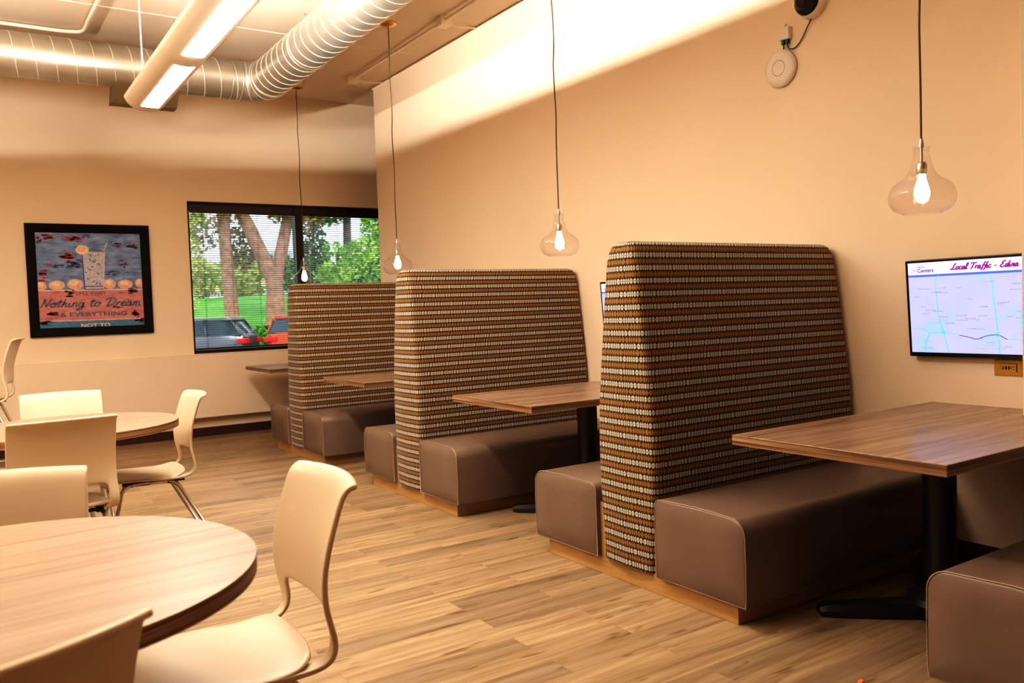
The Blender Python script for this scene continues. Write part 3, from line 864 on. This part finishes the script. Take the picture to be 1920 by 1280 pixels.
for i in range(int(Ltot / pitch * steps)):
    s = i * pitch / steps; p, d = duct_path(s); sd = Vector((-d.y, d.x, 0)); a = 2 * PI * i / steps
    pts.append(p - O + (sd * math.cos(a) + Vector((0, 0, 1)) * math.sin(a)) * (R + .0005))
tube(bm, pts, .0033, 5); link('spiral_seam', bm, M['ductseam'], t)
for s in (L1 - .10, L1 - .01, L1 + rb * PI / 2 * .5, L1 + rb * PI / 2 + .02, L1 + 1.35):
    p, d = duct_path(s); sd = Vector((-d.y, d.x, 0))
    bm = bmesh.new(); tube(bm, [p - O + (sd * math.cos(2 * PI * k / 40) + Vector((0, 0, 1)) * math.sin(2 * PI * k / 40)) * (R + .003) for k in range(41)], .006, 6)
    link('joint_ring', bm, M['duct'], t)
for s in (L1 + 1.3, L1 + 4.2, 3.0):
    p, d = duct_path(s)
    bm = bmesh.new(); tube(bm, [p - O + Vector((0, 0, R - .01)), p - O + Vector((0, 0, ZC - 3.46))], .004, 6); link('hanger_rod', bm, M['steel'], t)
# supply outlet under the duct
bm = bmesh.new()
poly = [(-.0, 0), ]
a0, a1 = 1.155 - 2.47, 1.70 - 2.47
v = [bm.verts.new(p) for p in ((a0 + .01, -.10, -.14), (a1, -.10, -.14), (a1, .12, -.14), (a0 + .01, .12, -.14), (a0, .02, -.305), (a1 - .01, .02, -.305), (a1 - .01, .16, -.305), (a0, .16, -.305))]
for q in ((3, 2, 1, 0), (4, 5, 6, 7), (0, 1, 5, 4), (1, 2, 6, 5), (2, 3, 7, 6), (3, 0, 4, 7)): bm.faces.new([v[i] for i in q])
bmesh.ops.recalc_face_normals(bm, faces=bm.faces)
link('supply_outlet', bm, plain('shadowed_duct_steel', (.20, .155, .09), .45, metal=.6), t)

# ------------------------------------------------------------------ ceiling conduit
t = empty('ceiling_conduit', (3.53, 8.2, 3.72)); tag(t, 'painted conduit run with two junction boxes along the ceiling by the right wall', 'conduit')
bm = bmesh.new(); tube(bm, [(0, 0, 0), (-.03, -9, 0)], .013, 8); link('conduit_pipe', bm, M['trimpaint'], t)
for yy in (0, -1.95, -4.2):
    bm = bmesh.new(); box(bm, (-.05, yy - .055, -.045), (.05, yy + .055, .03), bev=.004); link('junction_box', bm, M['trimpaint'], t)
    bm = bmesh.new(); tube(bm, catmull([(.05, yy, -.01), (.15, yy + .01, -.02), (.26, yy + .03, 0), (.35, yy + .06, .012)], 5), .010, 8); link('flexible_cable', bm, M['trimpaint'], t)
t = empty('conduit_loop', (.97, 7.93, 3.72)); tag(t, 'painted conduit turning a rounded corner on the ceiling at top left', 'conduit')
bm = bmesh.new()
tube(bm, catmull([(-5.9, 0, 0), (-3, 0, 0), (-.6, 0, 0), (-.22, 0, 0), (-.12, -.01, 0), (-.03, -.05, 0), (0, -.15, 0), (.0, -.4, 0), (.02, -1.5, 0), (.03, -3, 0), (.05, -8, 0)], 5), .016, 8); link('conduit_pipe', bm, M['trimpaint'], t)

# ------------------------------------------------------------------ wall devices
t = empty('wireless_access_point', (XW, 3.082, 2.560)); tag(t, 'round white disc access point on the right wall', 'access point')
bm = bmesh.new(); lathe(bm, [(.099, -.001), (.104, -.012), (.100, -.022), (.075, -.030), (.045, -.033), (.001, -.034)], (0, 0, 0), 48, axis='x'); bmesh.ops.recalc_face_normals(bm, faces=bm.faces); link('cover', bm, M['white'], t, smooth='all')
bm = bmesh.new(); tube(bm, [(-.034, .042 * math.cos(a * PI / 18), .042 * math.sin(a * PI / 18)) for a in range(37)], .0008, 4); link('status_ring', bm, M['cord'], t)
t = empty('network_adapter', (XW, 3.045, 2.742)); tag(t, 'small white box with green plugs on the wall above the disc', 'adapter')
bm = bmesh.new(); box(bm, (-.032, -.034, -.034), (0, .034, .034), bev=.004); link('housing', bm, M['white'], t, smooth=True)
bm = bmesh.new(); tube(bm, [(-.015, 0, .034), (-.015, -.002, .05), (-.006, -.008, .052)], .004, 6); link('hook', bm, M['steel'], t)
for yy in (-.014, .014):
    bm = bmesh.new(); box(bm, (-.024, yy - .008, -.058), (-.008, yy + .008, -.034), bev=.002); tube(bm, [(-.016, yy, -.055), (-.016, yy - .003, -.078)], .004, 6); link('plug', bm, M['green'], t)
bm = bmesh.new(); tube(bm, catmull([(XW - .016, 3.059, 2.664), (XW - .012, 3.062, 2.66), (XW - .006, 3.07, 2.652)], 4), .0032, 6)
tag(link('short_cable', bm, M['green']), 'short green cable between adapter and white disc', 'cable')
bm = bmesh.new(); tube(bm, catmull([(XW - .016, 3.030, 2.666), (XW - .012, 3.018, 2.652), (XW - .010, 2.985, 2.650), (XW - .010, 2.945, 2.680), (XW - .012, 2.905, 2.735), (XW - .015, 2.872, 2.775)], 6), .0034, 6)
tag(link('green_cable', bm, M['green']), 'green cable curving from adapter up to the dome camera', 'cable')
t = empty('dome_camera', (XW, 2.868, 2.858)); tag(t, 'white dome security camera cut by the top edge of the photo', 'camera')
bm = bmesh.new(); lathe(bm, [(.086, 0), (.088, -.03), (.082, -.052), (.074, -.06)], (0, 0, 0), 40, axis='x'); bmesh.ops.recalc_face_normals(bm, faces=bm.faces); link('base', bm, M['white'], t, smooth='all')
bm = bmesh.new(); lathe(bm, [(.076, -.058), (.070, -.072), (.052, -.078)], (0, 0, 0), 40, axis='x'); bmesh.ops.recalc_face_normals(bm, faces=bm.faces); link('ring', bm, M['blackplastic'], t, smooth='all')
bm = bmesh.new(); lathe(bm, [(.054, -.074), (.052, -.09), (.043, -.108), (.028, -.120), (.001, -.125)], (0, 0, 0), 40, axis='x'); bmesh.ops.recalc_face_normals(bm, faces=bm.faces); link('dome', bm, plain('smoked_dome', (.03, .015, .01), .08), t, smooth='all')

t = empty('wall_outlet', (XW, 1.887, .930)); tag(t, 'brass power outlet plate under the wall screen', 'outlet')
bm = bmesh.new(); box(bm, (-.006, -.06, -.036), (0, .06, .036), bev=.002); link('cover_plate', bm, M['brassplate'], t)
bm = bmesh.new(); box(bm, (-.009, -.036, -.018), (-.005, .036, .018)); link('receptacle', bm, M['brassplate'], t)
bm = bmesh.new()
for s in (-1, 1):
    box(bm, (-.0098, s * .024 - .007, .004), (-.0088, s * .024 + .003, .0065)); box(bm, (-.0098, s * .024 - .007, -.0065), (-.0088, s * .024 + .003, -.004))
    box(bm, (-.0098, s * .006 - .003, -.008), (-.0088, s * .006 + .003, .008)); lathe(bm, [(.001, -.0098), (.003, -.0098), (.003, -.009)], (0, s * .034 * .45, 0), 8, axis='x')
box(bm, (-.0096, -.037, .018), (-.006, .037, .0192)); box(bm, (-.0096, -.0382, -.018), (-.006, -.037, .019))
link('slots', bm, M['blackplastic'], t)

bm = bmesh.new(); box(bm, (0, 0, 0), (.028, .014, .004), bev=.001)
tag(link('paper_scrap', bm, M['orange'], loc=(2.405, 1.635, .0), rot=(0, 0, .3)), 'tiny orange scrap lying on the floor at the bottom edge', 'scrap')

# ------------------------------------------------------------------ lettering
GL = {
 'L': (.66, [[(.55, .92), (.46, 1.0), (.38, .85), (.27, .35), (.12, .06), (0, .0), (.02, .1), (.2, .1), (.42, 0), (.62, .08)]]),
 'o': (.46, [[(.26, .5), (.08, .42), (.03, .18), (.14, 0), (.3, .06), (.37, .3), (.27, .5), (.40, .42), (.5, .44)]]),
 'c': (.40, [[(.36, .42), (.22, .5), (.05, .35), (.04, .1), (.18, 0), (.42, .14)]]),
 'a': (.48, [[(.36, .45), (.2, .5), (.04, .3), (.07, .03), (.2, .02), (.36, .42)], [(.37, .46), (.33, .08), (.42, .01), (.52, .1)]]),
 'l': (.30, [[(0, .1), (.24, .75), (.24, 1), (.13, .92), (.08, .3), (.14, 0), (.32, .1)]]),
 'T': (.66, [[(0, .82), (.1, .98), (.6, .95), (.78, 1.04)], [(.44, .97), (.32, .4), (.22, .02), (.08, .02)]]),
 'r': (.38, [[(.05, 0), (.12, .5)], [(.1, .28), (.22, .48), (.36, .45)]]),
 'f': (.34, [[(.50, .92), (.38, 1), (.28, .62), (.14, -.2), (.02, -.26)], [(.06, .47), (.44, .5)]]),
 'i': (.27, [[(.1, .5), (.06, .1), (.14, 0), (.28, .1)], [(.15, .70), (.16, .76)]]),
 'E': (.66, [[(.62, .88), (.42, 1), (.22, .85), (.3, .6), (.44, .55)], [(.34, .56), (.1, .36), (.1, .06), (.34, 0), (.6, .16)]]),
 'd': (.50, [[(.36, .45), (.2, .5), (.04, .3), (.07, .03), (.2, .02), (.36, .42)], [(.48, 1.0), (.38, .4), (.36, .05), (.5, .06)]]),
 'n': (.46, [[(.05, 0), (.11, .5)], [(.08, .3), (.22, .5), (.33, .42), (.3, .05), (.44, .06)]]),
 'N': (.62, [[(-.05, .02), (.05, .1), (.18, .95)], [(.18, .95), (.36, .02)], [(.36, .02), (.62, 1.05)]]),
 't': (.32, [[(.22, .9), (.08, .12), (.16, 0), (.32, .1)], [(-.04, .6), (.36, .66)]]),
 'h': (.44, [[(.22, 1), (.05, 0)], [(.08, .3), (.22, .5), (.32, .4), (.28, .05), (.42, .06)]]),
 'u': (.46, [[(.08, .5), (.06, .1), (.18, 0), (.34, .5)], [(.34, .5), (.31, .06), (.46, .06)]]),
 'g': (.48, [[(.34, .45), (.18, .5), (.04, .3), (.08, .05), (.22, .06), (.34, .42)], [(.36, .48), (.28, -.25), (.06, -.42), (-.04, -.3), (.5, .04)]]),
 'D': (.74, [[(.32, .95), (.16, 0)], [(-.05, .82), (.3, 1.02), (.66, .85), (.62, .3), (.22, 0), (.08, .04)]]),
 'e': (.40, [[(.05, .2), (.32, .32), (.28, .5), (.1, .42), (.04, .12), (.18, 0), (.42, .12)]]),
 'm': (.62, [[(.05, 0), (.11, .5)], [(.08, .3), (.2, .5), (.28, .4), (.26, .0)], [(.27, .3), (.4, .5), (.49, .4), (.46, .05), (.6, .06)]]),
 '-': (.46, [[(.06, .3), (.34, .32)]]), ' ': (.34, []),
}
def ribbon(bm, pts, w, P, mi, dep):
    pts = [Vector((p[0], p[1])) for p in pts]
    L, Rr = [], []
    for i, p in enumerate(pts):
        d = (pts[min(i + 1, len(pts) - 1)] - pts[max(i - 1, 0)])
        if d.length < 1e-9: d = Vector((1, 0))
        d.normalize(); nn = Vector((-d.y, d.x)) * w / 2
        L.append(bm.verts.new(P(p.x + nn.x, p.y + nn.y, dep))); Rr.append(bm.verts.new(P(p.x - nn.x, p.y - nn.y, dep)))
    for i in range(len(pts) - 1):
        f = bm.faces.new((L[i], Rr[i], Rr[i + 1], L[i + 1])); f.material_index = mi
def script(bm, s, x, y, size, width, stroke, P, mi, dep, shear=.18, slope=0.0):
    tot = sum(GL[c][0] for c in s); k = width / tot; cx = x
    for c in s:
        adv, strokes = GL[c]
        for q in strokes:
            pts = catmull([Vector((a, b_, 0)) for a, b_ in q], 5)
            out = []
            for p in pts:
                X = cx + (p.x * k) + p.y * size * shear; out.append((X, y + p.y * size + (X - x) * slope))
            ribbon(bm, out, stroke, P, mi, dep)
        cx += adv * k
def block(bm, s, x, y, size, width, P, mi, dep, shear=0, slope=0.0, bold=0.0):
    cu = bpy.data.curves.new('txt', 'FONT'); cu.body = s; cu.size = 1.0; cu.resolution_u = 3; cu.offset = bold
    ob = bpy.data.objects.new('txt', cu); COL.objects.link(ob)
    dg = bpy.context.evaluated_depsgraph_get(); me = bpy.data.meshes.new_from_object(ob.evaluated_get(dg))
    xs_ = [v.co.x for v in me.vertices]; x0_, x1_ = min(xs_), max(xs_); k = width / (x1_ - x0_)
    vs = []
    for v in me.vertices:
        X = x + (v.co.x - x0_) * k + v.co.y * size * 1.4 * shear
        vs.append(bm.verts.new(P(X, y + v.co.y * size * 1.4 + (X - x) * slope, dep)))
    for p in me.polygons:
        try:
            f = bm.faces.new([vs[i] for i in p.vertices]); f.material_index = mi
        except ValueError: pass
    bpy.data.objects.remove(ob); bpy.data.curves.remove(cu); bpy.data.meshes.remove(me)
def quad(bm, x0, y0, x1, y1, P, mi, dep):
    f = bm.faces.new([bm.verts.new(P(a, b_, dep)) for a, b_ in ((x0, y0), (x1, y0), (x1, y1), (x0, y1))]); f.material_index = mi
def ell(bm, cx, cy, rx, ry, P, mi, dep, n=24, rag=0, clip=None):
    pts = []
    for k in range(n):
        a = 2 * PI * k / n; j = 1 + random.uniform(-rag, rag)
        X, Y = cx + rx * math.cos(a) * j, cy + ry * math.sin(a) * j
        if clip: X = min(max(X, clip[0]), clip[1]); Y = min(max(Y, clip[2]), clip[3])
        pts.append(bm.verts.new(P(X, Y, dep)))
    f = bm.faces.new(pts); f.material_index = mi

# ------------------------------------------------------------------ wall screens
def emat(name, col, s=1.0): return emis(name, col, s)
m, nt, b = new_mat('screen_map_ground')
tc = N(nt, 'ShaderNodeTexCoord'); nz = N(nt, 'ShaderNodeTexNoise', Scale=7.0, Detail=2.0)
nt.links.new(tc.outputs['Object'], nz.inputs['Vector'])
nt.links.new(ramp(nt, nz.outputs[0], [(.34, (.36, .52, .78)), (.42, (.47, .48, .75)), (.7, (.50, .49, .74))]), b.inputs['Emission Color'])
b.inputs['Emission Strength'].default_value = 1.0; b.inputs['Base Color'].default_value = (.02, .02, .03, 1); b.inputs['Roughness'].default_value = .3
SM = [m, emat('screen_header', (.56, .53, .76), 1.0), emat('screen_blue_bar', (.06, .12, .52), 1.0), emat('screen_magenta', (.22, .004, .21), .9), emat('screen_cyan', (.12, .46, .62), 1.0),
      emat('screen_grey', (.17, .16, .30), .95), emat('screen_maroon', (.09, .02, .10), .9), emat('screen_purple', (.05, .01, .12), .9), emat('screen_paleviolet', (.30, .26, .44), 1.0)]
def tv(y, wid, label, full=True):
    # local: origin at the screen centre; +x towards the room's left when seen (world -y)
    hgt = .464
    t = empty('wall_screen', (XW - .065, y, 1.204)); tag(t, label, 'screen', 'flat screens on the right wall'); t.rotation_euler = (0, math.radians(-4), 0)
    bm = bmesh.new(); box(bm, (0, -wid / 2, -hgt / 2), (.035, wid / 2, hgt / 2), bev=.004)
    link('screen_case', bm, M['blackplastic'], t)
    bm = bmesh.new(); box(bm, (.035, -.09, -.08), (.058, .09, .08)); link('wall_bracket', bm, M['black'], t)
    W2, H2 = wid / 2 - .014, hgt / 2 - .017
    def P(u, v, d): return (-.0006 - d * .0004, W2 - u * 2 * W2, -H2 + .004 + v * 2 * H2)
    bm = bmesh.new()
    quad(bm, 0, 0, 1, .845, P, 0, 0); quad(bm, 0, .845, 1, 1, P, 1, 0)
    quad(bm, 0, .842, 1, .866, P, 2, 1)
    if full:
        script(bm, 'Local Traffic - Edina', .375, .905, .062, .53, .0115, P, 3, 1, shear=.25)
        block(bm, 'Offi', .02, .892, .042, .062, P, 8, 1); block(bm, 'Centers', .086, .892, .042, .142, P, 7, 1, bold=.02)
        for a in range(9):
            an = PI * (a + .5) / 9; ribbon(bm, [(.115 + .016 * math.cos(an), .947 + .012 * math.sin(an)), (.115 + .034 * math.cos(an), .947 + .03 * math.sin(an))], .003, P, 7 if a % 2 else 8, 1)
        ribbon(bm, [(.09, .945), (.115, .950), (.15, .945)], .004, P, 7, 1)
    else:
        block(bm, 'Offi', .02, .895, .030, .075, P, 7, 1)
    def road(pts, w, mi, d): ribbon(bm, [(p.x, p.y) for p in catmull([Vector((a, b_, 0)) for a, b_ in pts], 6)], w, P, mi, d)
    road([(.262, .85), (.235, .75), (.245, .6), (.25, .45), (.268, .3), (.29, .235), (.30, .13), (.325, 0)], .009, 4, 1)
    road([(.69, .85), (.705, .72), (.705, .6), (.715, .5), (.725, .35), (.728, .22), (.735, .1), (.735, 0)], .010, 4, 1)
    road([(0, .26), (.10, .265), (.17, .22), (.28, .225), (.36, .215), (.42, .195)], .009, 4, 2)
    road([(.17, .22), (.13, .12), (.115, 0)], .009, 4, 1)
    road([(.42, .195), (.5, .175), (.56, .155), (.64, .19), (.73, .20), (.80, .155)], .007, 6, 2)
    road([(.80, .155), (.86, .16), (.91, .15)], .006, 4, 2); road([(.92, .15), (.97, .16), (1.0, .20)], .006, 6, 2)
    ell(bm, .285, .225, .022, .022, P, 4, 2); ell(bm, .728, .205, .022, .022, P, 4, 2)
    rr = random.Random(3)
    for _ in range(58):
        u, v = rr.uniform(.03, .9), rr.uniform(.04, .82); L = rr.uniform(.04, .10)
        ribbon(bm, [(u, v), (min(u + L, .99), v)], .004, P, 5 if rr.random() < .45 else 8, 1)
        if rr.random() < .4: ell(bm, min(u + L, .985), v, .007, .008, P, 8, 1, 10)
    for _ in range(10):
        u, v = rr.uniform(.05, .95), rr.uniform(.1, .75); ribbon(bm, [(u, v), (u + .004, v - .06)], .003, P, 8, 1)
    link('screen', bm, SM, t)
    return t
tv(2.031, .585, 'wall screen showing a traffic map above the nearest booth table')
tv(4.35, .585, 'wall screen mostly hidden behind the nearest whole booth back', False)

# ------------------------------------------------------------------ painting
m, nt, b = new_mat('painted_sky_blue')
tc = N(nt, 'ShaderNodeTexCoord'); mp = N(nt, 'ShaderNodeMapping'); mp.inputs['Scale'].default_value = (4, 1, 13)
nz = N(nt, 'ShaderNodeTexNoise', Scale=1.6, Detail=5.0, Roughness=.65); nt.links.new(tc.outputs['Object'], mp.inputs[0]); nt.links.new(mp.outputs[0], nz.inputs['Vector'])
nt.links.new(ramp(nt, nz.outputs[0], [(.3, (.07, .10, .27)), (.45, (.13, .21, .40)), (.58, (.20, .29, .48)), (.75, (.32, .39, .52))]), b.inputs['Base Color']); b.inputs['Roughness'].default_value = .45
PSky = m
m, nt, b = new_mat('painted_pink')
tc = N(nt, 'ShaderNodeTexCoord'); mp = N(nt, 'ShaderNodeMapping'); mp.inputs['Scale'].default_value = (5, 1, 14)
nz = N(nt, 'ShaderNodeTexNoise', Scale=1.4, Detail=5.0, Roughness=.7); nt.links.new(tc.outputs['Object'], mp.inputs[0]); nt.links.new(mp.outputs[0], nz.inputs['Vector'])
nt.links.new(ramp(nt, nz.outputs[0], [(.28, (.26, .06, .10)), (.42, (.46, .19, .21)), (.6, (.54, .26, .27)), (.8, (.58, .34, .33))]), b.inputs['Base Color']); b.inputs['Roughness'].default_value = .45
PPink = m
pc = lambda n_, c_: plain(n_, c_, .45, var=.15, scale=40)
PM = [PSky, PPink, pc('paint_steel_blue', (.07, .19, .34)), pc('paint_pale', (.66, .55, .52)), pc('paint_red', (.38, .03, .05)), pc('paint_navy', (.05, .06, .17)),
      pc('paint_peach', (.72, .42, .34)), pc('paint_lettering_blue', (.09, .14, .22)), pc('paint_maroon', (.12, .02, .05)), pc('paint_glass', (.46, .46, .56)), pc('paint_cream', (.75, .60, .50))]
px0, px1, pz0, pz1 = .535, 1.652, 1.145, 2.255
t = empty('framed_picture', ((px0 + px1) / 2, YF, (pz0 + pz1) / 2)); tag(t, 'black framed painting of an iced drink with pink lettered panel, left wall space', 'picture')
t['label'] = 'black framed painting of an iced drink above a pink lettered panel'
hw, hh, fw = (px1 - px0) / 2, (pz1 - pz0) / 2, .085
bm = bmesh.new()
def frame_ring(h_, d_): return [(-hw + h_, d_, -hh + h_), (hw - h_, d_, -hh + h_), (hw - h_, d_, hh - h_), (-hw + h_, d_, hh - h_)]
R4 = [[bm.verts.new(p) for p in frame_ring(h_, d_)] for h_, d_ in ((0, -.001), (0, -.032), (.012, -.038), (.05, -.034), (fw - .008, -.028), (fw, -.020), (fw, -.004))]
for a, c in zip(R4, R4[1:]):
    for k in range(4): bm.faces.new((a[k], a[(k + 1) % 4], c[(k + 1) % 4], c[k]))
bmesh.ops.recalc_face_normals(bm, faces=bm.faces); link('frame', bm, plain('black_frame', (.008, .004, .003), .6, spec=.15), t)
cw, chh = hw - fw, hh - fw
def PP(u, v, d): return (-cw + u * 2 * cw, -.010 - d * .0005, -chh + v * 2 * chh)
bm = bmesh.new()
quad(bm, 0, 0, 1, 1, PP, 0, 0); quad(bm, 0, .072, 1, .392, PP, 1, 1); quad(bm, 0, 0, 1, .072, PP, 2, 1)
quad(bm, 0, .388, 1, .398, PP, 10, 2); quad(bm, .05, .068, 1, .076, PP, 10, 2)
for u, v, rx, ry in ((.03, .44, .05, .05), (.175, .447, .075, .052), (.345, .455, .075, .058), (.675, .455, .060, .055), (.83, .45, .075, .050), (.975, .46, .05, .05)):
    ell(bm, u, v, rx, ry, PP, 6, 2, 28, .02, (0, 1, .396, 1)); ell(bm, u - rx * .15, v + ry * .25, rx * .6, ry * .5, PP, 10, 3, 20, .05, (0, 1, .396, 1))
# glass
f = bm.faces.new([bm.verts.new(PP(a, c_, 3)) for a, c_ in ((.435, .40), (.615, .40), (.640, .80), (.425, .80))]); f.material_index = 9
for a, c_ in (((.435, .40), (.425, .80)), ((.615, .40), (.640, .80)), ((.435, .40), (.615, .40)), ((.440, .43), (.612, .43)), ((.60, .72), (.67, .90))):
    ribbon(bm, [a, c_], .009, PP, 3 if a[1] > .5 or a[0] > .5 else 5, 4)
ribbon(bm, [(.425 + .215 * k / 12, .80 + .018 * math.sin(PI * k / 12)) for k in range(13)], .008, PP, 5, 4); ribbon(bm, [(.425 + .215 * k / 12, .80 - .018 * math.sin(PI * k / 12)) for k in range(13)], .006, PP, 3, 4)
rr = random.Random(5)
for _ in range(34):
    u, v = rr.uniform(.46, .60), rr.uniform(.44, .77); an = rr.uniform(0, PI); L = rr.uniform(.012, .035)
    ribbon(bm, [(u, v), (u + L * math.cos(an), v + L * math.sin(an))], .008, PP, rr.choice((3, 3, 5, 2, 10, 8)), 5)
ell(bm, .43, .82, .062, .050, PP, 10, 5, 20, .06); ell(bm, .425, .825, .040, .030, PP, 6, 6, 16, .08)
def splat(u, v, ru, rv_, mi, n_, d):
    for _ in range(n_):
        a, c_ = rr.gauss(u, ru * .5), rr.gauss(v, rv_ * .5)
        ell(bm, a, c_, rr.uniform(.008, .035), rr.uniform(.003, .010), PP, mi, d, 8, .3, (0, 1, 0, 1))
for q in ((.10, .95, .08, .04, 4, 16), (.35, .94, .08, .04, 4, 24), (.28, .74, .07, .06, 4, 26), (.34, .68, .07, .05, 5, 26), (.05, .56, .05, .07, 4, 22), (.11, .66, .03, .02, 4, 5),
          (.93, .87, .06, .03, 8, 12), (.77, .88, .05, .03, 8, 8), (.82, .67, .04, .04, 8, 6), (.70, .57, .06, .04, 5, 9), (.20, .64, .05, .02, 5, 6), (.47, .96, .03, .02, 5, 6), (.03, .9, .03, .05, 8, 6),
          (.285, .36, .03, .05, 8, 14), (.90, .375, .06, .025, 8, 16), (.13, .15, .04, .02, 8, 14), (.92, .12, .03, .04, 8, 16), (.75, .20, .04, .01, 8, 6), (.05, .06, .05, .03, 5, 16), (.95, .05, .06, .02, 8, 12)):
    splat(*q, 7)
block(bm, "IT'LL COST", .355, .338, .030, .28, PP, 8, 8, slope=.0)
script(bm, 'Nothing to Dream', .015, .218, .085, 1.0 * .955, .0125, PP, 7, 8, shear=.25)
block(bm, '& EVERYTHING', .19, .115, .044, .64, PP, 7, 8, bold=.015)
block(bm, 'NOT TO', .38, -.004, .040, .28, PP, 10, 8, bold=.02)
link('canvas', bm, PM, t)

# ------------------------------------------------------------------ world, sun, camera
w = bpy.data.worlds.new('World'); SC.world = w; w.use_nodes = True; nt = w.node_tree
bg_ = nt.nodes['Background']; bg_.inputs[0].default_value = (.86, .93, 1.0, 1); bg_.inputs[1].default_value = 1.8
sun = bpy.data.lights.new('sun', 'SUN'); sun.energy = 1.9; sun.angle = .3; sun.color = (1, .97, .9)
so = bpy.data.objects.new('sun', sun); COL.objects.link(so); so.rotation_euler = (math.radians(48), 0, math.radians(-25))
so.location = (0, 0, 12)

yaw, pitch, roll = 0.58183516, -0.04136647, -0.03495131
cy, sy = math.cos(yaw), math.sin(yaw)
fwd = Vector((sy * math.cos(pitch), cy * math.cos(pitch), math.sin(pitch)))
right = Vector((cy, -sy, 0)); upv = right.cross(fwd)
r_ = right * math.cos(roll) + upv * math.sin(roll); u_ = -right * math.sin(roll) + upv * math.cos(roll)
cam = bpy.data.cameras.new('camera'); co = bpy.data.objects.new('camera', cam); COL.objects.link(co)
mat = Matrix((r_, u_, -fwd)).transposed().to_4x4(); mat.translation = (0, 0, 1.28)
co.matrix_world = mat
cam.sensor_width = 36; cam.lens = 1558.6 / 1920 * 36; cam.clip_start = .05; cam.clip_end = 300
cam.dof.use_dof = True; cam.dof.focus_distance = 4.2; cam.dof.aperture_fstop = 4.0
SC.camera = co
SC.view_settings.view_transform = 'Standard'; SC.view_settings.look = 'None'
SC.view_settings.exposure = 0.5; SC.view_settings.gamma = 1.0
SC.cycles.use_denoising = True
SC.cycles.max_bounces = 8; SC.cycles.diffuse_bounces = 4; SC.cycles.glossy_bounces = 4; SC.cycles.transparent_max_bounces = 16
SC.cycles.sample_clamp_indirect = 6.0; SC.cycles.caustics_reflective = False; SC.cycles.caustics_refractive = False

SC.view_settings.use_curve_mapping = True
cm = SC.view_settings.curve_mapping
cv = cm.curves[3]
for x_, y_ in ((.05, .020), (.18, .135), (.42, .41), (.78, .80)): cv.points.new(x_, y_)
cm.update()
